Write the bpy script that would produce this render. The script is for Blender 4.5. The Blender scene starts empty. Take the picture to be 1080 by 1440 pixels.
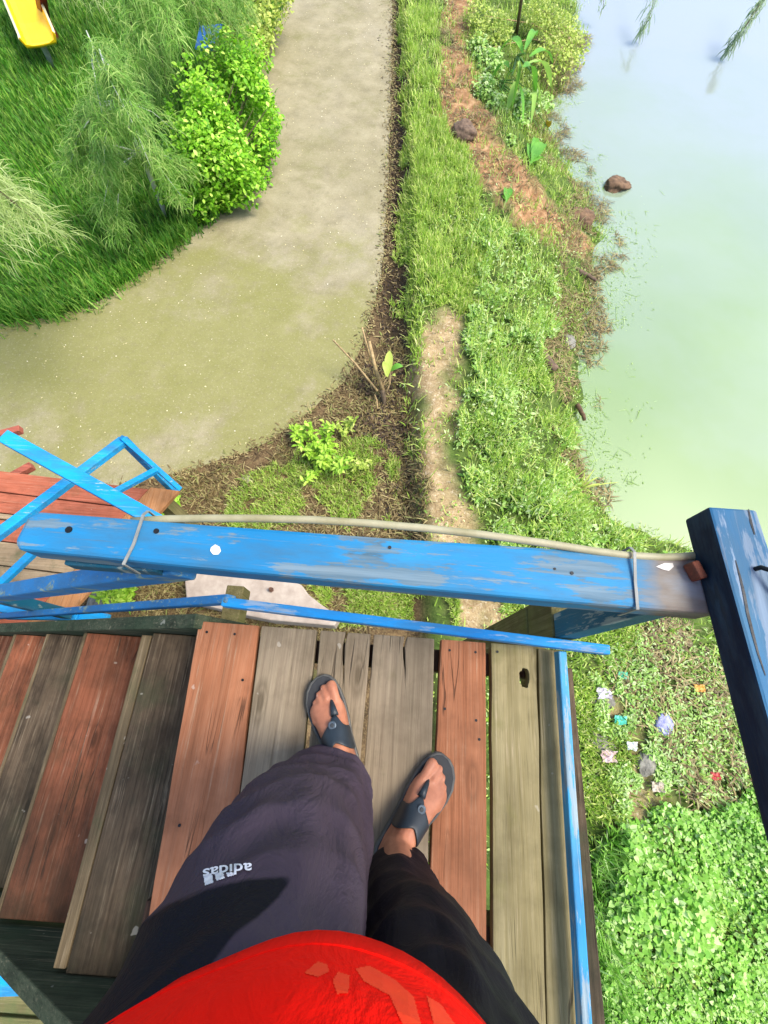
import bpy, bmesh, math, random
import numpy as np
from mathutils import Vector, Matrix
from mathutils.bvhtree import BVHTree

random.seed(7)
rng = np.random.default_rng(11)
sc = bpy.context.scene
COL = sc.collection

# ------------------------------------------------------------------ camera
F_PX, PITCH, ROLL, CAM_Z = 620.0, 68.0, 4.3, 4.0
cam_data = bpy.data.cameras.new('camera')
cam_data.sensor_fit = 'HORIZONTAL'
cam_data.sensor_width = 36.0
cam_data.lens = 36.0 * F_PX / 1080.0
cam_data.clip_start = 0.02
cam_data.clip_end = 2000.0
cam = bpy.data.objects.new('camera', cam_data)
COL.objects.link(cam)
CAM_M = Matrix.Rotation(math.radians(90 - PITCH), 4, 'X') @ Matrix.Rotation(math.radians(ROLL), 4, 'Z')
cam.matrix_world = Matrix.Translation((0, 0, CAM_Z)) @ CAM_M
sc.camera = cam

# ------------------------------------------------------------------ light
SUN_EL, SUN_AZ = math.radians(60), math.radians(92)     # azimuth: clockwise from +Y towards +X
world = bpy.data.worlds.new('World')
sc.world = world
world.use_nodes = True
wn = world.node_tree
wn.nodes.clear()
sky = wn.nodes.new('ShaderNodeTexSky')
sky.sky_type = 'NISHITA'
sky.sun_disc = False
sky.sun_elevation = SUN_EL
sky.sun_rotation = SUN_AZ
sky.air_density = 1.0
sky.dust_density = 2.5
sky.ozone_density = 0.8
bg = wn.nodes.new('ShaderNodeBackground')
bg.inputs['Strength'].default_value = 0.15
wo = wn.nodes.new('ShaderNodeOutputWorld')
wn.links.new(sky.outputs[0], bg.inputs[0])
wn.links.new(bg.outputs[0], wo.inputs[0])
sun_d = bpy.data.lights.new('sun', 'SUN')
sun_d.energy = 1.9
sun_d.angle = math.radians(24)
sun_d.color = (1.0, 0.95, 0.86)
sun = bpy.data.objects.new('sun', sun_d)
COL.objects.link(sun)
sdir = Vector((math.sin(SUN_AZ) * math.cos(SUN_EL), math.cos(SUN_AZ) * math.cos(SUN_EL), math.sin(SUN_EL)))
sun.rotation_euler = (-sdir).to_track_quat('-Z', 'Y').to_euler()
sun.location = sdir * 30

sc.view_settings.view_transform = 'Standard'
sc.view_settings.look = 'None'
sc.view_settings.gamma = 1.0
sc.view_settings.exposure = 1.2
sc.cycles.max_bounces = 8
sc.cycles.transparent_max_bounces = 8


# ------------------------------------------------------------------ helpers
def P(px, py, z):
    """where the photograph's pixel meets the level z"""
    d = CAM_M.to_3x3() @ Vector(((px - 540) / F_PX, -(py - 720) / F_PX, -1.0))
    t = (z - CAM_Z) / d.z
    return Vector((d.x * t, d.y * t, z))


def ray_dir(px, py):
    return (CAM_M.to_3x3() @ Vector(((px - 540) / F_PX, -(py - 720) / F_PX, -1.0))).normalized()


def hexc(h):
    h = h.lstrip('#')
    v = [int(h[i:i + 2], 16) / 255 for i in (0, 2, 4)]
    return tuple(x / 12.92 if x <= 0.04045 else ((x + 0.055) / 1.055) ** 2.4 for x in v) + (1.0,)


def tag(o, label=None, cat=None, group=None, kind=None):
    if label: o['label'] = label
    if cat: o['category'] = cat
    if group: o['group'] = group
    if kind: o['kind'] = kind
    return o


def empty(name, loc, label=None, cat=None, group=None):
    o = bpy.data.objects.new(name, None)
    o.empty_display_size = 0.1
    o.location = loc
    COL.objects.link(o)
    return tag(o, label, cat, group)


class MB:
    """collects shapes given in world coordinates into one mesh"""
    def __init__(self):
        self.v = []; self.f = []; self.mi = []

    def add(self, vs, fs, m=0):
        b = len(self.v)
        self.v += [tuple(p) for p in vs]
        self.f += [tuple(b + i for i in f) for f in fs]
        self.mi += [m] * len(fs)

    def box(self, x0, x1, y0, y1, z0, z1, m=0):
        self.add([(x0, y0, z0), (x1, y0, z0), (x1, y1, z0), (x0, y1, z0), (x0, y0, z1), (x1, y0, z1), (x1, y1, z1), (x0, y1, z1)],
                 [(0, 3, 2, 1), (4, 5, 6, 7), (0, 1, 5, 4), (1, 2, 6, 5), (2, 3, 7, 6), (3, 0, 4, 7)], m)

    def beam(self, a, b, w, h, up=(0, 0, 1), m=0, w1=None, h1=None):
        a, b = Vector(a), Vector(b)
        d = (b - a).normalized()
        s = d.cross(Vector(up)).normalized()
        u = s.cross(d).normalized()
        vs = []
        for p, ww, hh in ((a, w, h), (b, w1 or w, h1 or h)):
            for i, j in ((-1, -1), (1, -1), (1, 1), (-1, 1)):
                vs.append(p + s * (ww / 2 * i) + u * (hh / 2 * j))
        self.add(vs, [(3, 2, 1, 0), (4, 5, 6, 7), (0, 1, 5, 4), (1, 2, 6, 5), (2, 3, 7, 6), (3, 0, 4, 7)], m)

    def prism(self, pts, z0, z1, m=0):
        n = len(pts)
        area = sum(pts[i][0] * pts[(i + 1) % n][1] - pts[(i + 1) % n][0] * pts[i][1] for i in range(n))
        if area < 0: pts = pts[::-1]
        vs = [(p[0], p[1], z0) for p in pts] + [(p[0], p[1], z1) for p in pts]
        fs = [tuple(range(n - 1, -1, -1)), tuple(range(n, 2 * n))]
        fs += [(i, (i + 1) % n, n + (i + 1) % n, n + i) for i in range(n)]
        self.add(vs, fs, m)

    def tube(self, pts, rad, seg=8, m=0, cap=True):
        pts = [Vector(p) for p in pts]
        n = len(pts)
        if not hasattr(rad, '__len__'): rad = [rad] * n
        prev = None
        vs = []
        for i, p in enumerate(pts):
            d = (pts[min(i + 1, n - 1)] - pts[max(i - 1, 0)]).normalized()
            if prev is None:
                s = d.orthogonal().normalized()
            else:
                s = (prev - d * prev.dot(d)).normalized()
            prev = s
            t = d.cross(s)
            for k in range(seg):
                a = 2 * math.pi * k / seg
                vs.append(p + (s * math.cos(a) + t * math.sin(a)) * rad[i])
        fs = []
        for i in range(n - 1):
            for k in range(seg):
                k2 = (k + 1) % seg
                fs.append((i * seg + k, i * seg + k2, (i + 1) * seg + k2, (i + 1) * seg + k))
        if cap:
            fs.append(tuple(range(seg - 1, -1, -1)))
            fs.append(tuple((n - 1) * seg + k for k in range(seg)))
        self.add(vs, fs, m)

    def loft(self, rings, m=0, cap=True):
        n = len(rings[0]); vs = [p for r in rings for p in r]; fs = []
        for i in range(len(rings) - 1):
            for k in range(n):
                k2 = (k + 1) % n
                fs.append((i * n + k, i * n + k2, (i + 1) * n + k2, (i + 1) * n + k))
        if cap:
            fs.append(tuple(range(n - 1, -1, -1))); fs.append(tuple((len(rings) - 1) * n + k for k in range(n)))
        self.add(vs, fs, m)

    def ball(self, c, r, seg=14, rings=9, m=0, noise=0.0, rnd=None):
        c = Vector(c)
        if not hasattr(r, '__len__'): r = (r, r, r)
        rnd = rnd or random
        vs = [c + Vector((0, 0, -r[2]))]
        for i in range(1, rings):
            th = math.pi * i / rings
            for k in range(seg):
                a = 2 * math.pi * k / seg
                q = 1 + rnd.uniform(-noise, noise)
                vs.append(c + Vector((math.cos(a) * math.sin(th) * r[0] * q, math.sin(a) * math.sin(th) * r[1] * q, -math.cos(th) * r[2] * q)))
        vs.append(c + Vector((0, 0, r[2])))
        fs = [(0, 1 + (k + 1) % seg, 1 + k) for k in range(seg)]
        for i in range(rings - 2):
            for k in range(seg):
                k2 = (k + 1) % seg
                fs.append((1 + i * seg + k, 1 + i * seg + k2, 1 + (i + 1) * seg + k2, 1 + (i + 1) * seg + k))
        b = 1 + (rings - 2) * seg
        fs += [(b + k, b + (k + 1) % seg, len(vs) - 1) for k in range(seg)]
        self.add(vs, fs, m)

    def build(self, name, mats, parent=None, smooth=False, bevel=0.0, origin=None, sub=0):
        if not isinstance(mats, (list, tuple)): mats = [mats]
        me = bpy.data.meshes.new(name)
        o = bpy.data.objects.new(name, me)
        if parent is not None:
            root = parent; base = Vector(parent.location)
            while root.parent is not None:
                root = root.parent; base += Vector(root.location)
            off = base
        else:
            off = Vector(origin) if origin is not None else Vector((0, 0, 0))
        me.from_pydata([tuple(Vector(p) - off) for p in self.v], [], self.f)
        for m in mats: me.materials.append(m)
        if any(self.mi): me.polygons.foreach_set('material_index', self.mi)
        if smooth: me.polygons.foreach_set('use_smooth', [True] * len(me.polygons))
        me.update()
        COL.objects.link(o)
        if parent is not None: o.parent = parent
        else: o.location = off
        if bevel:
            b = o.modifiers.new('bevel', 'BEVEL'); b.width = bevel; b.segments = 2; b.limit_method = 'ANGLE'
        if sub:
            s = o.modifiers.new('sub', 'SUBSURF'); s.levels = sub; s.render_levels = sub
        return o


def np_mesh(name, V, loops, starts, totals, mat, origin=(0, 0, 0), parent=None, smooth=False):
    me = bpy.data.meshes.new(name)
    V = V - np.array(origin)
    me.vertices.add(len(V)); me.vertices.foreach_set('co', V.astype(np.float32).ravel())
    me.loops.add(len(loops)); me.loops.foreach_set('vertex_index', loops.astype(np.int32))
    me.polygons.add(len(starts)); me.polygons.foreach_set('loop_start', starts.astype(np.int32))
    me.polygons.foreach_set('loop_total', totals.astype(np.int32))
    me.update(calc_edges=True)
    if smooth: me.polygons.foreach_set('use_smooth', np.ones(len(starts), bool))
    me.materials.append(mat)
    o = bpy.data.objects.new(name, me)
    COL.objects.link(o)
    if parent is not None: o.parent = parent
    else: o.location = origin
    return o


# value noise for layout decisions
_G = rng.random((256, 256))
def vnoise(x, y, s=1.0):
    x = np.asarray(x) / s + 100.3; y = np.asarray(y) / s + 77.7
    xi = np.floor(x).astype(int); yi = np.floor(y).astype(int)
    fx = x - xi; fy = y - yi
    fx = fx * fx * (3 - 2 * fx); fy = fy * fy * (3 - 2 * fy)
    g = lambda a, b: _G[a % 256, b % 256]
    return (g(xi, yi) * (1 - fx) + g(xi + 1, yi) * fx) * (1 - fy) + (g(xi, yi + 1) * (1 - fx) + g(xi + 1, yi + 1) * fx) * fy


def fbm(x, y, s=1.0):
    return (vnoise(x, y, s) + 0.5 * vnoise(x, y, s / 2.1) + 0.25 * vnoise(x, y, s / 4.3)) / 1.75


def inpoly(x, y, poly):
    poly = np.array([(p[0], p[1]) for p in poly])
    inside = np.zeros(np.shape(x), bool)
    n = len(poly)
    j = n - 1
    for i in range(n):
        xi, yi = poly[i]; xj, yj = poly[j]
        c = ((yi > y) != (yj > y)) & (x < (xj - xi) * (y - yi) / (yj - yi + 1e-12) + xi)
        inside ^= c
        j = i
    return inside


def WP(pix, z=0.0):
    return [P(a, b, z) for a, b in pix]


# ------------------------------------------------------------------ materials
class NT:
    def __init__(self, name):
        self.mat = bpy.data.materials.new(name)
        self.mat.use_nodes = True
        self.t = self.mat.node_tree
        self.t.nodes.clear()
        self.out = self.t.nodes.new('ShaderNodeOutputMaterial')
        self.bsdf = self.t.nodes.new('ShaderNodeBsdfPrincipled')
        self.t.links.new(self.bsdf.outputs[0], self.out.inputs['Surface'])
        self._co = None

    def n(self, typ, **kw):
        nd = self.t.nodes.new(typ)
        for k, v in kw.items(): setattr(nd, k, v)
        return nd

    def set(self, sock, v):
        if isinstance(v, bpy.types.NodeSocket): self.t.links.new(v, sock)
        elif v is not None: sock.default_value = v

    def co(self):
        if self._co is None: self._co = self.n('ShaderNodeTexCoord').outputs['Object']
        return self._co

    def mapping(self, scale=(1, 1, 1), loc=(0, 0, 0), rot=(0, 0, 0), vec=None):
        m = self.n('ShaderNodeMapping')
        self.set(m.inputs['Vector'], vec or self.co())
        m.inputs['Scale'].default_value = scale
        m.inputs['Location'].default_value = loc
        m.inputs['Rotation'].default_value = rot
        return m.outputs[0]

    def noise(self, scale=5, detail=4, rough=0.55, vec=None, dist=0.0):
        t = self.n('ShaderNodeTexNoise')
        self.set(t.inputs['Vector'], vec or self.co())
        t.inputs['Scale'].default_value = scale
        t.inputs['Detail'].default_value = detail
        t.inputs['Roughness'].default_value = rough
        t.inputs['Distortion'].default_value = dist
        return t.outputs['Fac']

    def voro(self, scale=5, vec=None, feature='F1'):
        t = self.n('ShaderNodeTexVoronoi', feature=feature)
        self.set(t.inputs['Vector'], vec or self.co())
        t.inputs['Scale'].default_value = scale
        return t.outputs['Distance']

    def ramp(self, fac, stops, interp='LINEAR'):
        r = self.n('ShaderNodeValToRGB')
        cr = r.color_ramp
        cr.interpolation = interp
        while len(cr.elements) < len(stops): cr.elements.new(0.5)
        for e, (p, c) in zip(cr.elements, stops):
            e.position = p
            e.color = c if hasattr(c, '__len__') else (c, c, c, 1)
        self.set(r.inputs[0], fac)
        return r.outputs[0]

    def mix(self, fac, a, b, blend='MIX'):
        m = self.n('ShaderNodeMix', data_type='RGBA', blend_type=blend)
        self.set(m.inputs[0], fac); self.set(m.inputs[6], a); self.set(m.inputs[7], b)
        return m.outputs[2]

    def math(self, op, a, b=0.0):
        m = self.n('ShaderNodeMath', operation=op)
        self.set(m.inputs[0], a); self.set(m.inputs[1], b)
        return m.outputs[0]

    def bump(self, h, strength=0.3, dist=0.01, normal=None):
        b = self.n('ShaderNodeBump')
        b.inputs['Strength'].default_value = strength
        b.inputs['Distance'].default_value = dist
        self.set(b.inputs['Height'], h)
        if normal is not None: self.set(b.inputs['Normal'], normal)
        return b.outputs[0]

    def done(self, color=None, rough=0.6, normal=None, **kw):
        self.set(self.bsdf.inputs['Base Color'], color)
        self.set(self.bsdf.inputs['Roughness'], rough)
        if normal is not None: self.set(self.bsdf.inputs['Normal'], normal)
        for k, v in kw.items(): self.set(self.bsdf.inputs[k.replace('_', ' ')], v)
        return self.mat


def grain_scale(axis, along=2.2, across=115):
    return tuple(along if i == axis else across for i in range(3))


def wood_mat(name, c_light, c_mid, c_dark, axis=1, moss=0.0, moss_col='#3b4a2c', stain=0.5, seed=0.0, white=0.3, pale='#b0a084', algae=None):
    n = NT(name)
    vec = n.mapping(grain_scale(axis), (seed, seed * 1.7, seed * .6))
    g = n.noise(1.0, 6, 0.65, vec, 0.4)
    col = n.ramp(g, [(0.22, hexc(c_dark)), (0.42, hexc(c_mid)), (0.78, hexc(c_light))])
    g2 = n.noise(1.0, 4, 0.6, n.mapping(grain_scale(axis, 1.2, 38), (seed * 1.9, seed * .4, 2.0)))
    col = n.mix(n.ramp(g2, [(0.46, 0.0), (0.70, 0.32)]), col, hexc(c_dark))
    bl = n.noise(7, 5, 0.65, n.mapping((1, 1, 1), (seed, 1.7, 8.0)))
    col = n.mix(n.ramp(bl, [(0.5, 0.0), (0.72, 0.35 + stain * .4)]), col, hexc(c_dark))
    big = n.noise(1.0, 4, 0.6, n.mapping(grain_scale(axis, 3.0, 8), (seed * 2, seed, 3.1)))
    st = n.ramp(big, [(0.4, 0.0), (0.66, 1.0)])
    st = n.math('MULTIPLY', st, stain)
    col = n.mix(st, col, hexc(c_dark))
    # drying cracks, knots, pale worn fibres
    ck = n.noise(1.0, 3, 0.5, n.mapping(grain_scale(axis, 1.0, 26), (seed * 2.3, 4, seed)), .6)
    ckd = n.math('ABSOLUTE', n.math('SUBTRACT', ck, .5))
    gate = n.ramp(n.noise(5, 2, .5, n.mapping((1, 1, 1), (seed, 9, 3))), [(.54, 0.0), (.62, 1.0)])
    crk = n.math('MULTIPLY', n.ramp(ckd, [(.004, 1.0), (.011, 0.0)]), gate)
    col = n.mix(n.math('MULTIPLY', crk, .65), col, hexc('#2a2119'))
    kv = n.voro(1.0, n.mapping(grain_scale(axis, 3.2, 9), (seed * 4.1, seed, 2)))
    kn = n.ramp(kv, [(.05, .85), (.10, .3), (.13, .55), (.2, 0.0)])
    col = n.mix(kn, col, hexc(c_dark))
    pl = n.noise(1.0, 4, 0.65, n.mapping(grain_scale(axis, 4.0, 170), (seed, 2, 6)))
    col = n.mix(n.math('MULTIPLY', n.ramp(pl, [(.56, 0.0), (.68, .55)]), n.ramp(bl, [(.35, 1.0), (.55, .2)])), col, hexc(pale))
    if moss:
        mo = n.ramp(n.noise(4.5, 5, 0.65, n.mapping((1, 1, 1), (seed, 5.2, 1.0))), [(0.62 - moss * 0.35, 0.0), (0.82 - moss * 0.3, 1.0)])
        col = n.mix(n.math('MULTIPLY', mo, 0.85), col, hexc(moss_col))
    if algae:
        xy = n.n('ShaderNodeSeparateXYZ'); n.set(xy.inputs[0], n.co())
        am = n.math('ADD', n.math('MULTIPLY', xy.outputs[1], -1.15), n.math('MULTIPLY', n.math('SUBTRACT', n.noise(6.5, 5, .65, n.mapping((1, .6, 1), (seed, 3, 3))), .5), 1.5))
        col = n.mix(n.math('MULTIPLY', n.ramp(am, [(.22, 0.0), (.75, 1.0)]), algae), col, hexc('#1d2119'))
        am2 = n.ramp(n.noise(9, 5, .7, n.mapping((1, .35, 1), (seed * 2, 8, 1))), [(.52, 0.0), (.70, .7)])
        col = n.mix(am2, col, hexc('#241d16'))
    fine = n.noise(1.0, 3, 0.7, n.mapping(grain_scale(axis, 9, 230), (seed, 0, 0)))
    col = n.mix(n.ramp(fine, [(0.25, 0.7), (0.42, 0.0)]), col, hexc(c_dark))
    if white:
        sp = n.noise(26, 2, 0.5, n.mapping((1, 1, 1), (seed * 3, 1, 2)))
        col = n.mix(n.ramp(sp, [(0.735, 0.0), (0.76, white)]), col, hexc('#c9c4b4'))
    b = n.bump(g, 0.5, 0.004)
    b = n.bump(fine, 0.35, 0.002, b)
    b = n.bump(crk, 0.6, -0.004, b)
    return n.done(col, n.ramp(g, [(0.3, 0.9), (0.7, 0.72)]), b, Specular_IOR_Level=0.15)


def paint_mat(name, c_a, c_b, wood, axis=0, wear=0.3, seed=0.0, end_wear=None):
    n = NT(name)
    g = n.noise(1.0, 6, 0.65, n.mapping(grain_scale(axis, 3.5, 75), (seed, 2 * seed, 0)), 0.3)
    pat = n.noise(1.0, 5, 0.6, n.mapping(grain_scale(axis, 4, 14), (seed * 1.3, seed, 4)))
    paint = n.mix(n.ramp(n.noise(3.0, 3, 0.5, n.mapping((1, 1, 1), (seed, 0, 0))), [(0.35, 0.0), (0.65, 1.0)]), hexc(c_a), hexc(c_b))
    s = n.math('ADD', n.math('MULTIPLY', pat, 0.75), n.math('MULTIPLY', g, 0.4))
    chip = n.noise(42, 5, 0.7, n.mapping(tuple(.35 if i == axis else 1.6 for i in range(3)), (seed, 3, 1)))
    s = n.math('ADD', s, n.math('MULTIPLY', n.math('SUBTRACT', chip, .5), .45))
    w = n.ramp(s, [(0.76 - wear * 0.3, 0.0), (0.80 - wear * 0.3, 0.8)])
    w = n.math('MAXIMUM', w, n.math('MULTIPLY', n.ramp(n.noise(1.0, 4, 0.7, n.mapping(grain_scale(axis, 5, 190), (seed, 7, 2))), [(.60, 0.0), (.66, 1.0)]), .30 + wear * .4))
    dirty = n.ramp(n.noise(1.0, 5, .65, n.mapping(tuple(6 if i == axis else 22 for i in range(3)), (seed * .7, 1, 9))), [(.42, 0.0), (.70, .6)])
    paint = n.mix(dirty, paint, hexc('#3f5866'))
    if end_wear is not None:
        x = n.n('ShaderNodeSeparateXYZ'); n.set(x.inputs[0], n.co())
        e = n.math('ADD', x.outputs[axis], n.math('MULTIPLY', n.math('SUBTRACT', pat, 0.5), 0.12))
        e = n.n('ShaderNodeMapRange'); 
        n.set(e.inputs[0], n.math('ADD', x.outputs[axis], n.math('MULTIPLY', n.math('SUBTRACT', pat, 0.5), 0.10)))
        e.inputs[1].default_value = end_wear[0]; e.inputs[2].default_value = end_wear[1]
        w = n.math('MAXIMUM', w, n.math('MULTIPLY', e.outputs[0], 0.95))
    wd = n.ramp(g, [(0.3, hexc(wood[1])), (0.65, hexc(wood[0]))])
    if end_wear is not None:
        bare = n.ramp(pat, [(0.35, hexc('#4a3322')), (0.55, hexc('#7d7468')), (0.7, hexc('#8b9094'))])
        wd = n.mix(e.outputs[0], wd, bare)
    col = n.mix(w, paint, wd)
    b = n.bump(g, 0.45, 0.003)
    b = n.bump(w, 0.25, -0.0015, b)
    return n.done(col, n.mix(w, (0.6, 0.6, 0.6, 1), (0.85, 0.85, 0.85, 1)), b, Specular_IOR_Level=0.2)


def leaf_mat(name, stops, rough=0.5, trans=0.3, patch=2.0, patch_amt=0.4, dark='#27401a'):
    n = NT(name)
    gi = n.n('ShaderNodeNewGeometry')
    col = n.ramp(gi.outputs['Random Per Island'], [(p, hexc(c)) for p, c in stops])
    pn = n.ramp(n.noise(patch, 3, 0.6), [(0.35, 0.0), (0.7, 1.0)])
    col = n.mix(n.math('MULTIPLY', pn, patch_amt), col, hexc(dark))
    n.done(col, rough, Specular_IOR_Level=0.3)
    tr = n.n('ShaderNodeBsdfTranslucent'); n.set(tr.inputs[0], col)
    mx = n.n('ShaderNodeMixShader'); mx.inputs[0].default_value = trans
    n.t.links.new(n.bsdf.outputs[0], mx.inputs[1]); n.t.links.new(tr.outputs[0], mx.inputs[2])
    n.t.links.new(mx.outputs[0], n.out.inputs['Surface'])
    return n.mat


def plain_mat(name, c, c2=None, rough=0.6, scale=8, bump=0.2, **kw):
    n = NT(name)
    g = n.noise(scale, 5, 0.6)
    col = n.mix(n.ramp(g, [(0.35, 0.0), (0.65, 1.0)]), hexc(c), hexc(c2 or c))
    return n.done(col, rough, n.bump(g, bump, 0.01), **kw)


# ------------------------------------------------------------------ terrain
GUT = [(-3, 0.62), (0, 0.42), (1.8, 0.26), (3.0, 0.17), (4.5, 0.08), (6.0, 0.02), (9, -0.2), (12, -0.45), (20, -1.0), (60, -4), (250, -20)]
WZ = -0.35
SHORE_PX = [(802, -60), (806, 0), (815, 60), (800, 110), (768, 150), (772, 190), (800, 245), (832, 290), (842, 340), (828, 390), (826, 440), (816, 500), (822, 560),
            (800, 620), (825, 680), (870, 735), (930, 765), (985, 775)]
shore = sorted([(P(a, b, WZ).y, P(a, b, WZ).x) for a, b in SHORE_PX])
shore = [(-250, 90), (-20, 12), (-4, 6.2), (0.4, 4.4), (1.0, 3.5)] + shore + [(25, 4.5), (60, 8), (250, 30)]
GY, GX = zip(*GUT)
SY, SX = zip(*shore)


def gut_x(y): return np.interp(y, GY, GX)
def shore_x(y): return np.interp(y, SY, SX)


def smooth01(t):
    t = np.clip(t, 0, 1)
    return t * t * (3 - 2 * t)


PATH_R = [(555, -60), (552, 0), (549, 150), (544, 300), (538, 380), (522, 440), (505, 500), (480, 540), (432, 582), (392, 612), (330, 642), (260, 662), (150, 690), (0, 725)]
PATH_L = [(0, 455), (60, 447), (110, 435), (170, 402), (240, 350), (290, 310), (340, 270), (372, 225), (368, 170), (354, 120), (368, 60), (395, 0), (406, -60)]
path_poly = [Vector((-1.6, 60, 0))] + WP(PATH_R) + [Vector((-14, 2.2, 0)), Vector((-14, 3.2, 0))] + WP(PATH_L) + [Vector((-4.6, 60, 0))]


def jitter_poly(poly, step, amp, rnd):
    out = []
    for i, a in enumerate(poly):
        b = poly[(i + 1) % len(poly)]
        L = (b - a).length
        k = max(1, min(60, int(L / step)))
        for j in range(k):
            p = a.lerp(b, j / k)
            out.append(Vector((p.x + rnd.uniform(-amp, amp), p.y + rnd.uniform(-amp, amp), p.z)))
    return out


def terrain_z(x, y):
    x = np.asarray(x, float); y = np.asarray(y, float)
    g = gut_x(y); s = shore_x(y)
    t = (x - g) / np.maximum(s - g, 0.3)
    n1 = fbm(x, y, 0.6) - 0.5; n2 = fbm(x + 31, y - 9, 0.16) - 0.5
    up = smooth01((x - g) / 0.14)
    fall = smooth01((t - 0.45) / 0.75)
    bank = 0.16 * up - 0.62 * fall + (0.10 * n1 + 0.06 * n2) * up
    ditch = -0.07 * np.exp(-((x - (g - 0.13)) / 0.13) ** 2)
    left = -0.012 + 0.012 * n2 * (x < g) * 0
    rough = np.clip(1 - np.abs(t - .62) / .3, 0, 1) * np.clip((y - 4.5) / 1.5, 0, 1)
    bank = bank + rough * (.30 * (fbm(x - 12, y + 4, .33) - .5) + .14 * (fbm(x + 2, y + 40, .12) - .5))
    z = np.where(x > g, bank + ditch, left + ditch)
    z = np.where(t > 1.15, np.minimum(z, WZ - 0.12 - 0.25 * smooth01((t - 1.15) / 1.5)), z)
    far = smooth01((x - (s + 60)) / 20)
    return z * (1 - far) + far * (WZ + 0.8)


def axis_coords(a, b, step, lo, hi):
    mid = np.arange(a, b, step)
    k = step * 1.35 ** np.arange(1, 60)
    up = b + np.cumsum(k); dn = a - np.cumsum(k)
    return np.concatenate([dn[dn > lo][::-1], mid, up[up < hi]])


DIRT_PX = [(584, 500), (592, 470), (618, 430), (650, 440), (655, 500), (640, 560), (630, 640), (648, 720), (672, 790), (715, 880), (650, 900), (622, 800), (598, 740), (592, 620)]
DIRT2_PX = [(625, -40), (665, -40), (655, 60), (676, 130), (690, 190), (735, 255), (790, 285), (845, 305), (835, 335), (770, 330), (700, 300), (655, 262), (625, 200), (615, 120), (628, 60)]
DIRT3_PX = [(818, 950), (860, 960), (905, 1040), (935, 1120), (900, 1150), (838, 1150)]
LITTER_PX = [(500, 520), (545, 470), (590, 600), (600, 760), (560, 900), (180, 900), (240, 670), (330, 650), (400, 615), (470, 560)]
dirt_w = WP(DIRT_PX, .1); dirt2_w = WP(DIRT2_PX, .05); dirt3_w = WP(DIRT3_PX); litter_w = WP(LITTER_PX)

xs = axis_coords(-8.5, 7.5, 0.06, -260, 260); ys = axis_coords(-4.0, 14.0, 0.06, -260, 260)
XX, YY = np.meshgrid(xs, ys)
ZZ = terrain_z(XX, YY)
V = np.stack([XX.ravel(), YY.ravel(), ZZ.ravel()], 1)
nx, ny = len(xs), len(ys)
idx = np.arange(nx * ny).reshape(ny, nx)
Fq = np.stack([idx[:-1, :-1], idx[:-1, 1:], idx[1:, 1:], idx[1:, :-1]], -1).reshape(-1, 4)

n = NT('earth')
at = n.n('ShaderNodeAttribute', attribute_name='cover')
sep = n.n('ShaderNodeSeparateColor'); n.set(sep.inputs[0], at.outputs['Color'])
g = n.noise(7, 6, 0.65); gf = n.noise(60, 4, 0.7)
soil = n.ramp(g, [(0.3, hexc('#33291d')), (0.5, hexc('#54432f')), (0.7, hexc('#7a6447'))])
soil = n.mix(n.ramp(gf, [(0.45, 0.0), (0.7, 0.7)]), soil, hexc('#8d7a55'))
dirt = n.ramp(g, [(0.3, hexc('#83704f')), (0.55, hexc('#a9946e')), (0.75, hexc('#bda883'))])
dirt = n.mix(n.ramp(gf, [(0.35, 0.75), (0.52, 0.0)]), dirt, hexc('#7d6246'))
dirt = n.mix(n.ramp(n.noise(26, 5, .7), [(0.55, 0.0), (0.66, .7)]), dirt, hexc('#d2c2a6'))
grs = n.ramp(g, [(0.3, hexc('#2e471c')), (0.6, hexc('#4d6f2a')), (0.8, hexc('#6b7c3c'))])
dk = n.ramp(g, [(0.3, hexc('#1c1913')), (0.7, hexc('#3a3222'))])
c = n.mix(sep.outputs[0], soil, grs)
c = n.mix(sep.outputs[1], c, dirt)
xy = n.n('ShaderNodeSeparateXYZ'); n.set(xy.inputs[0], n.co())
up = n.n('ShaderNodeMapRange'); n.set(up.inputs[0], xy.outputs[1]); up.inputs[1].default_value = 4.8; up.inputs[2].default_value = 5.6
red = n.ramp(n.noise(9, 6, .7), [(.32, hexc('#5d3e29')), (.5, hexc('#946a48')), (.68, hexc('#c09a74'))])
c = n.mix(n.math('MULTIPLY', n.math('MULTIPLY', sep.outputs[1], up.outputs[0]), .85), c, red)
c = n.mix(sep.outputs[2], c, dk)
b = n.bump(g, 0.6, 0.03); b = n.bump(gf, 0.7, 0.008, b)
EARTH = n.done(c, 0.95, b, Specular_IOR_Level=0.15)
ground = np_mesh('ground', V, Fq.ravel(), np.arange(len(Fq)) * 4, np.full(len(Fq), 4), EARTH, smooth=True)
tag(ground, kind='structure')
wob = 0.26
xj = XX + (fbm(XX, YY, .3) - .5) * wob * 2; yj = YY + (fbm(XX + 50, YY, .3) - .5) * wob * 2
def soft(poly):
    a = np.zeros(XX.shape)
    for dx, dy in ((0, 0), (.1, 0), (-.1, 0), (0, .12), (0, -.12), (.06, .06), (-.06, -.06)): a += inpoly(xj + dx, yj + dy, poly) / 7
    return a
gx = gut_x(YY)
is_bank = smooth01((XX - gx - 0.02) / 0.1)
lawn = inpoly(XX, YY, [Vector((-90, 3.3, 0)), Vector((-14, 3.3, 0))] + WP(PATH_L) + [Vector((-4.4, 60, 0)), Vector((-90, 90, 0))]) * 1.0 + .55 * (YY < -1.5) * (XX < gx)
R_ = np.clip(is_bank * 0.75 + lawn, 0, 1)
Gm = np.clip(soft(dirt_w) + soft(dirt2_w) * .9 + soft(dirt3_w) * .7, 0, 1)
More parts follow.
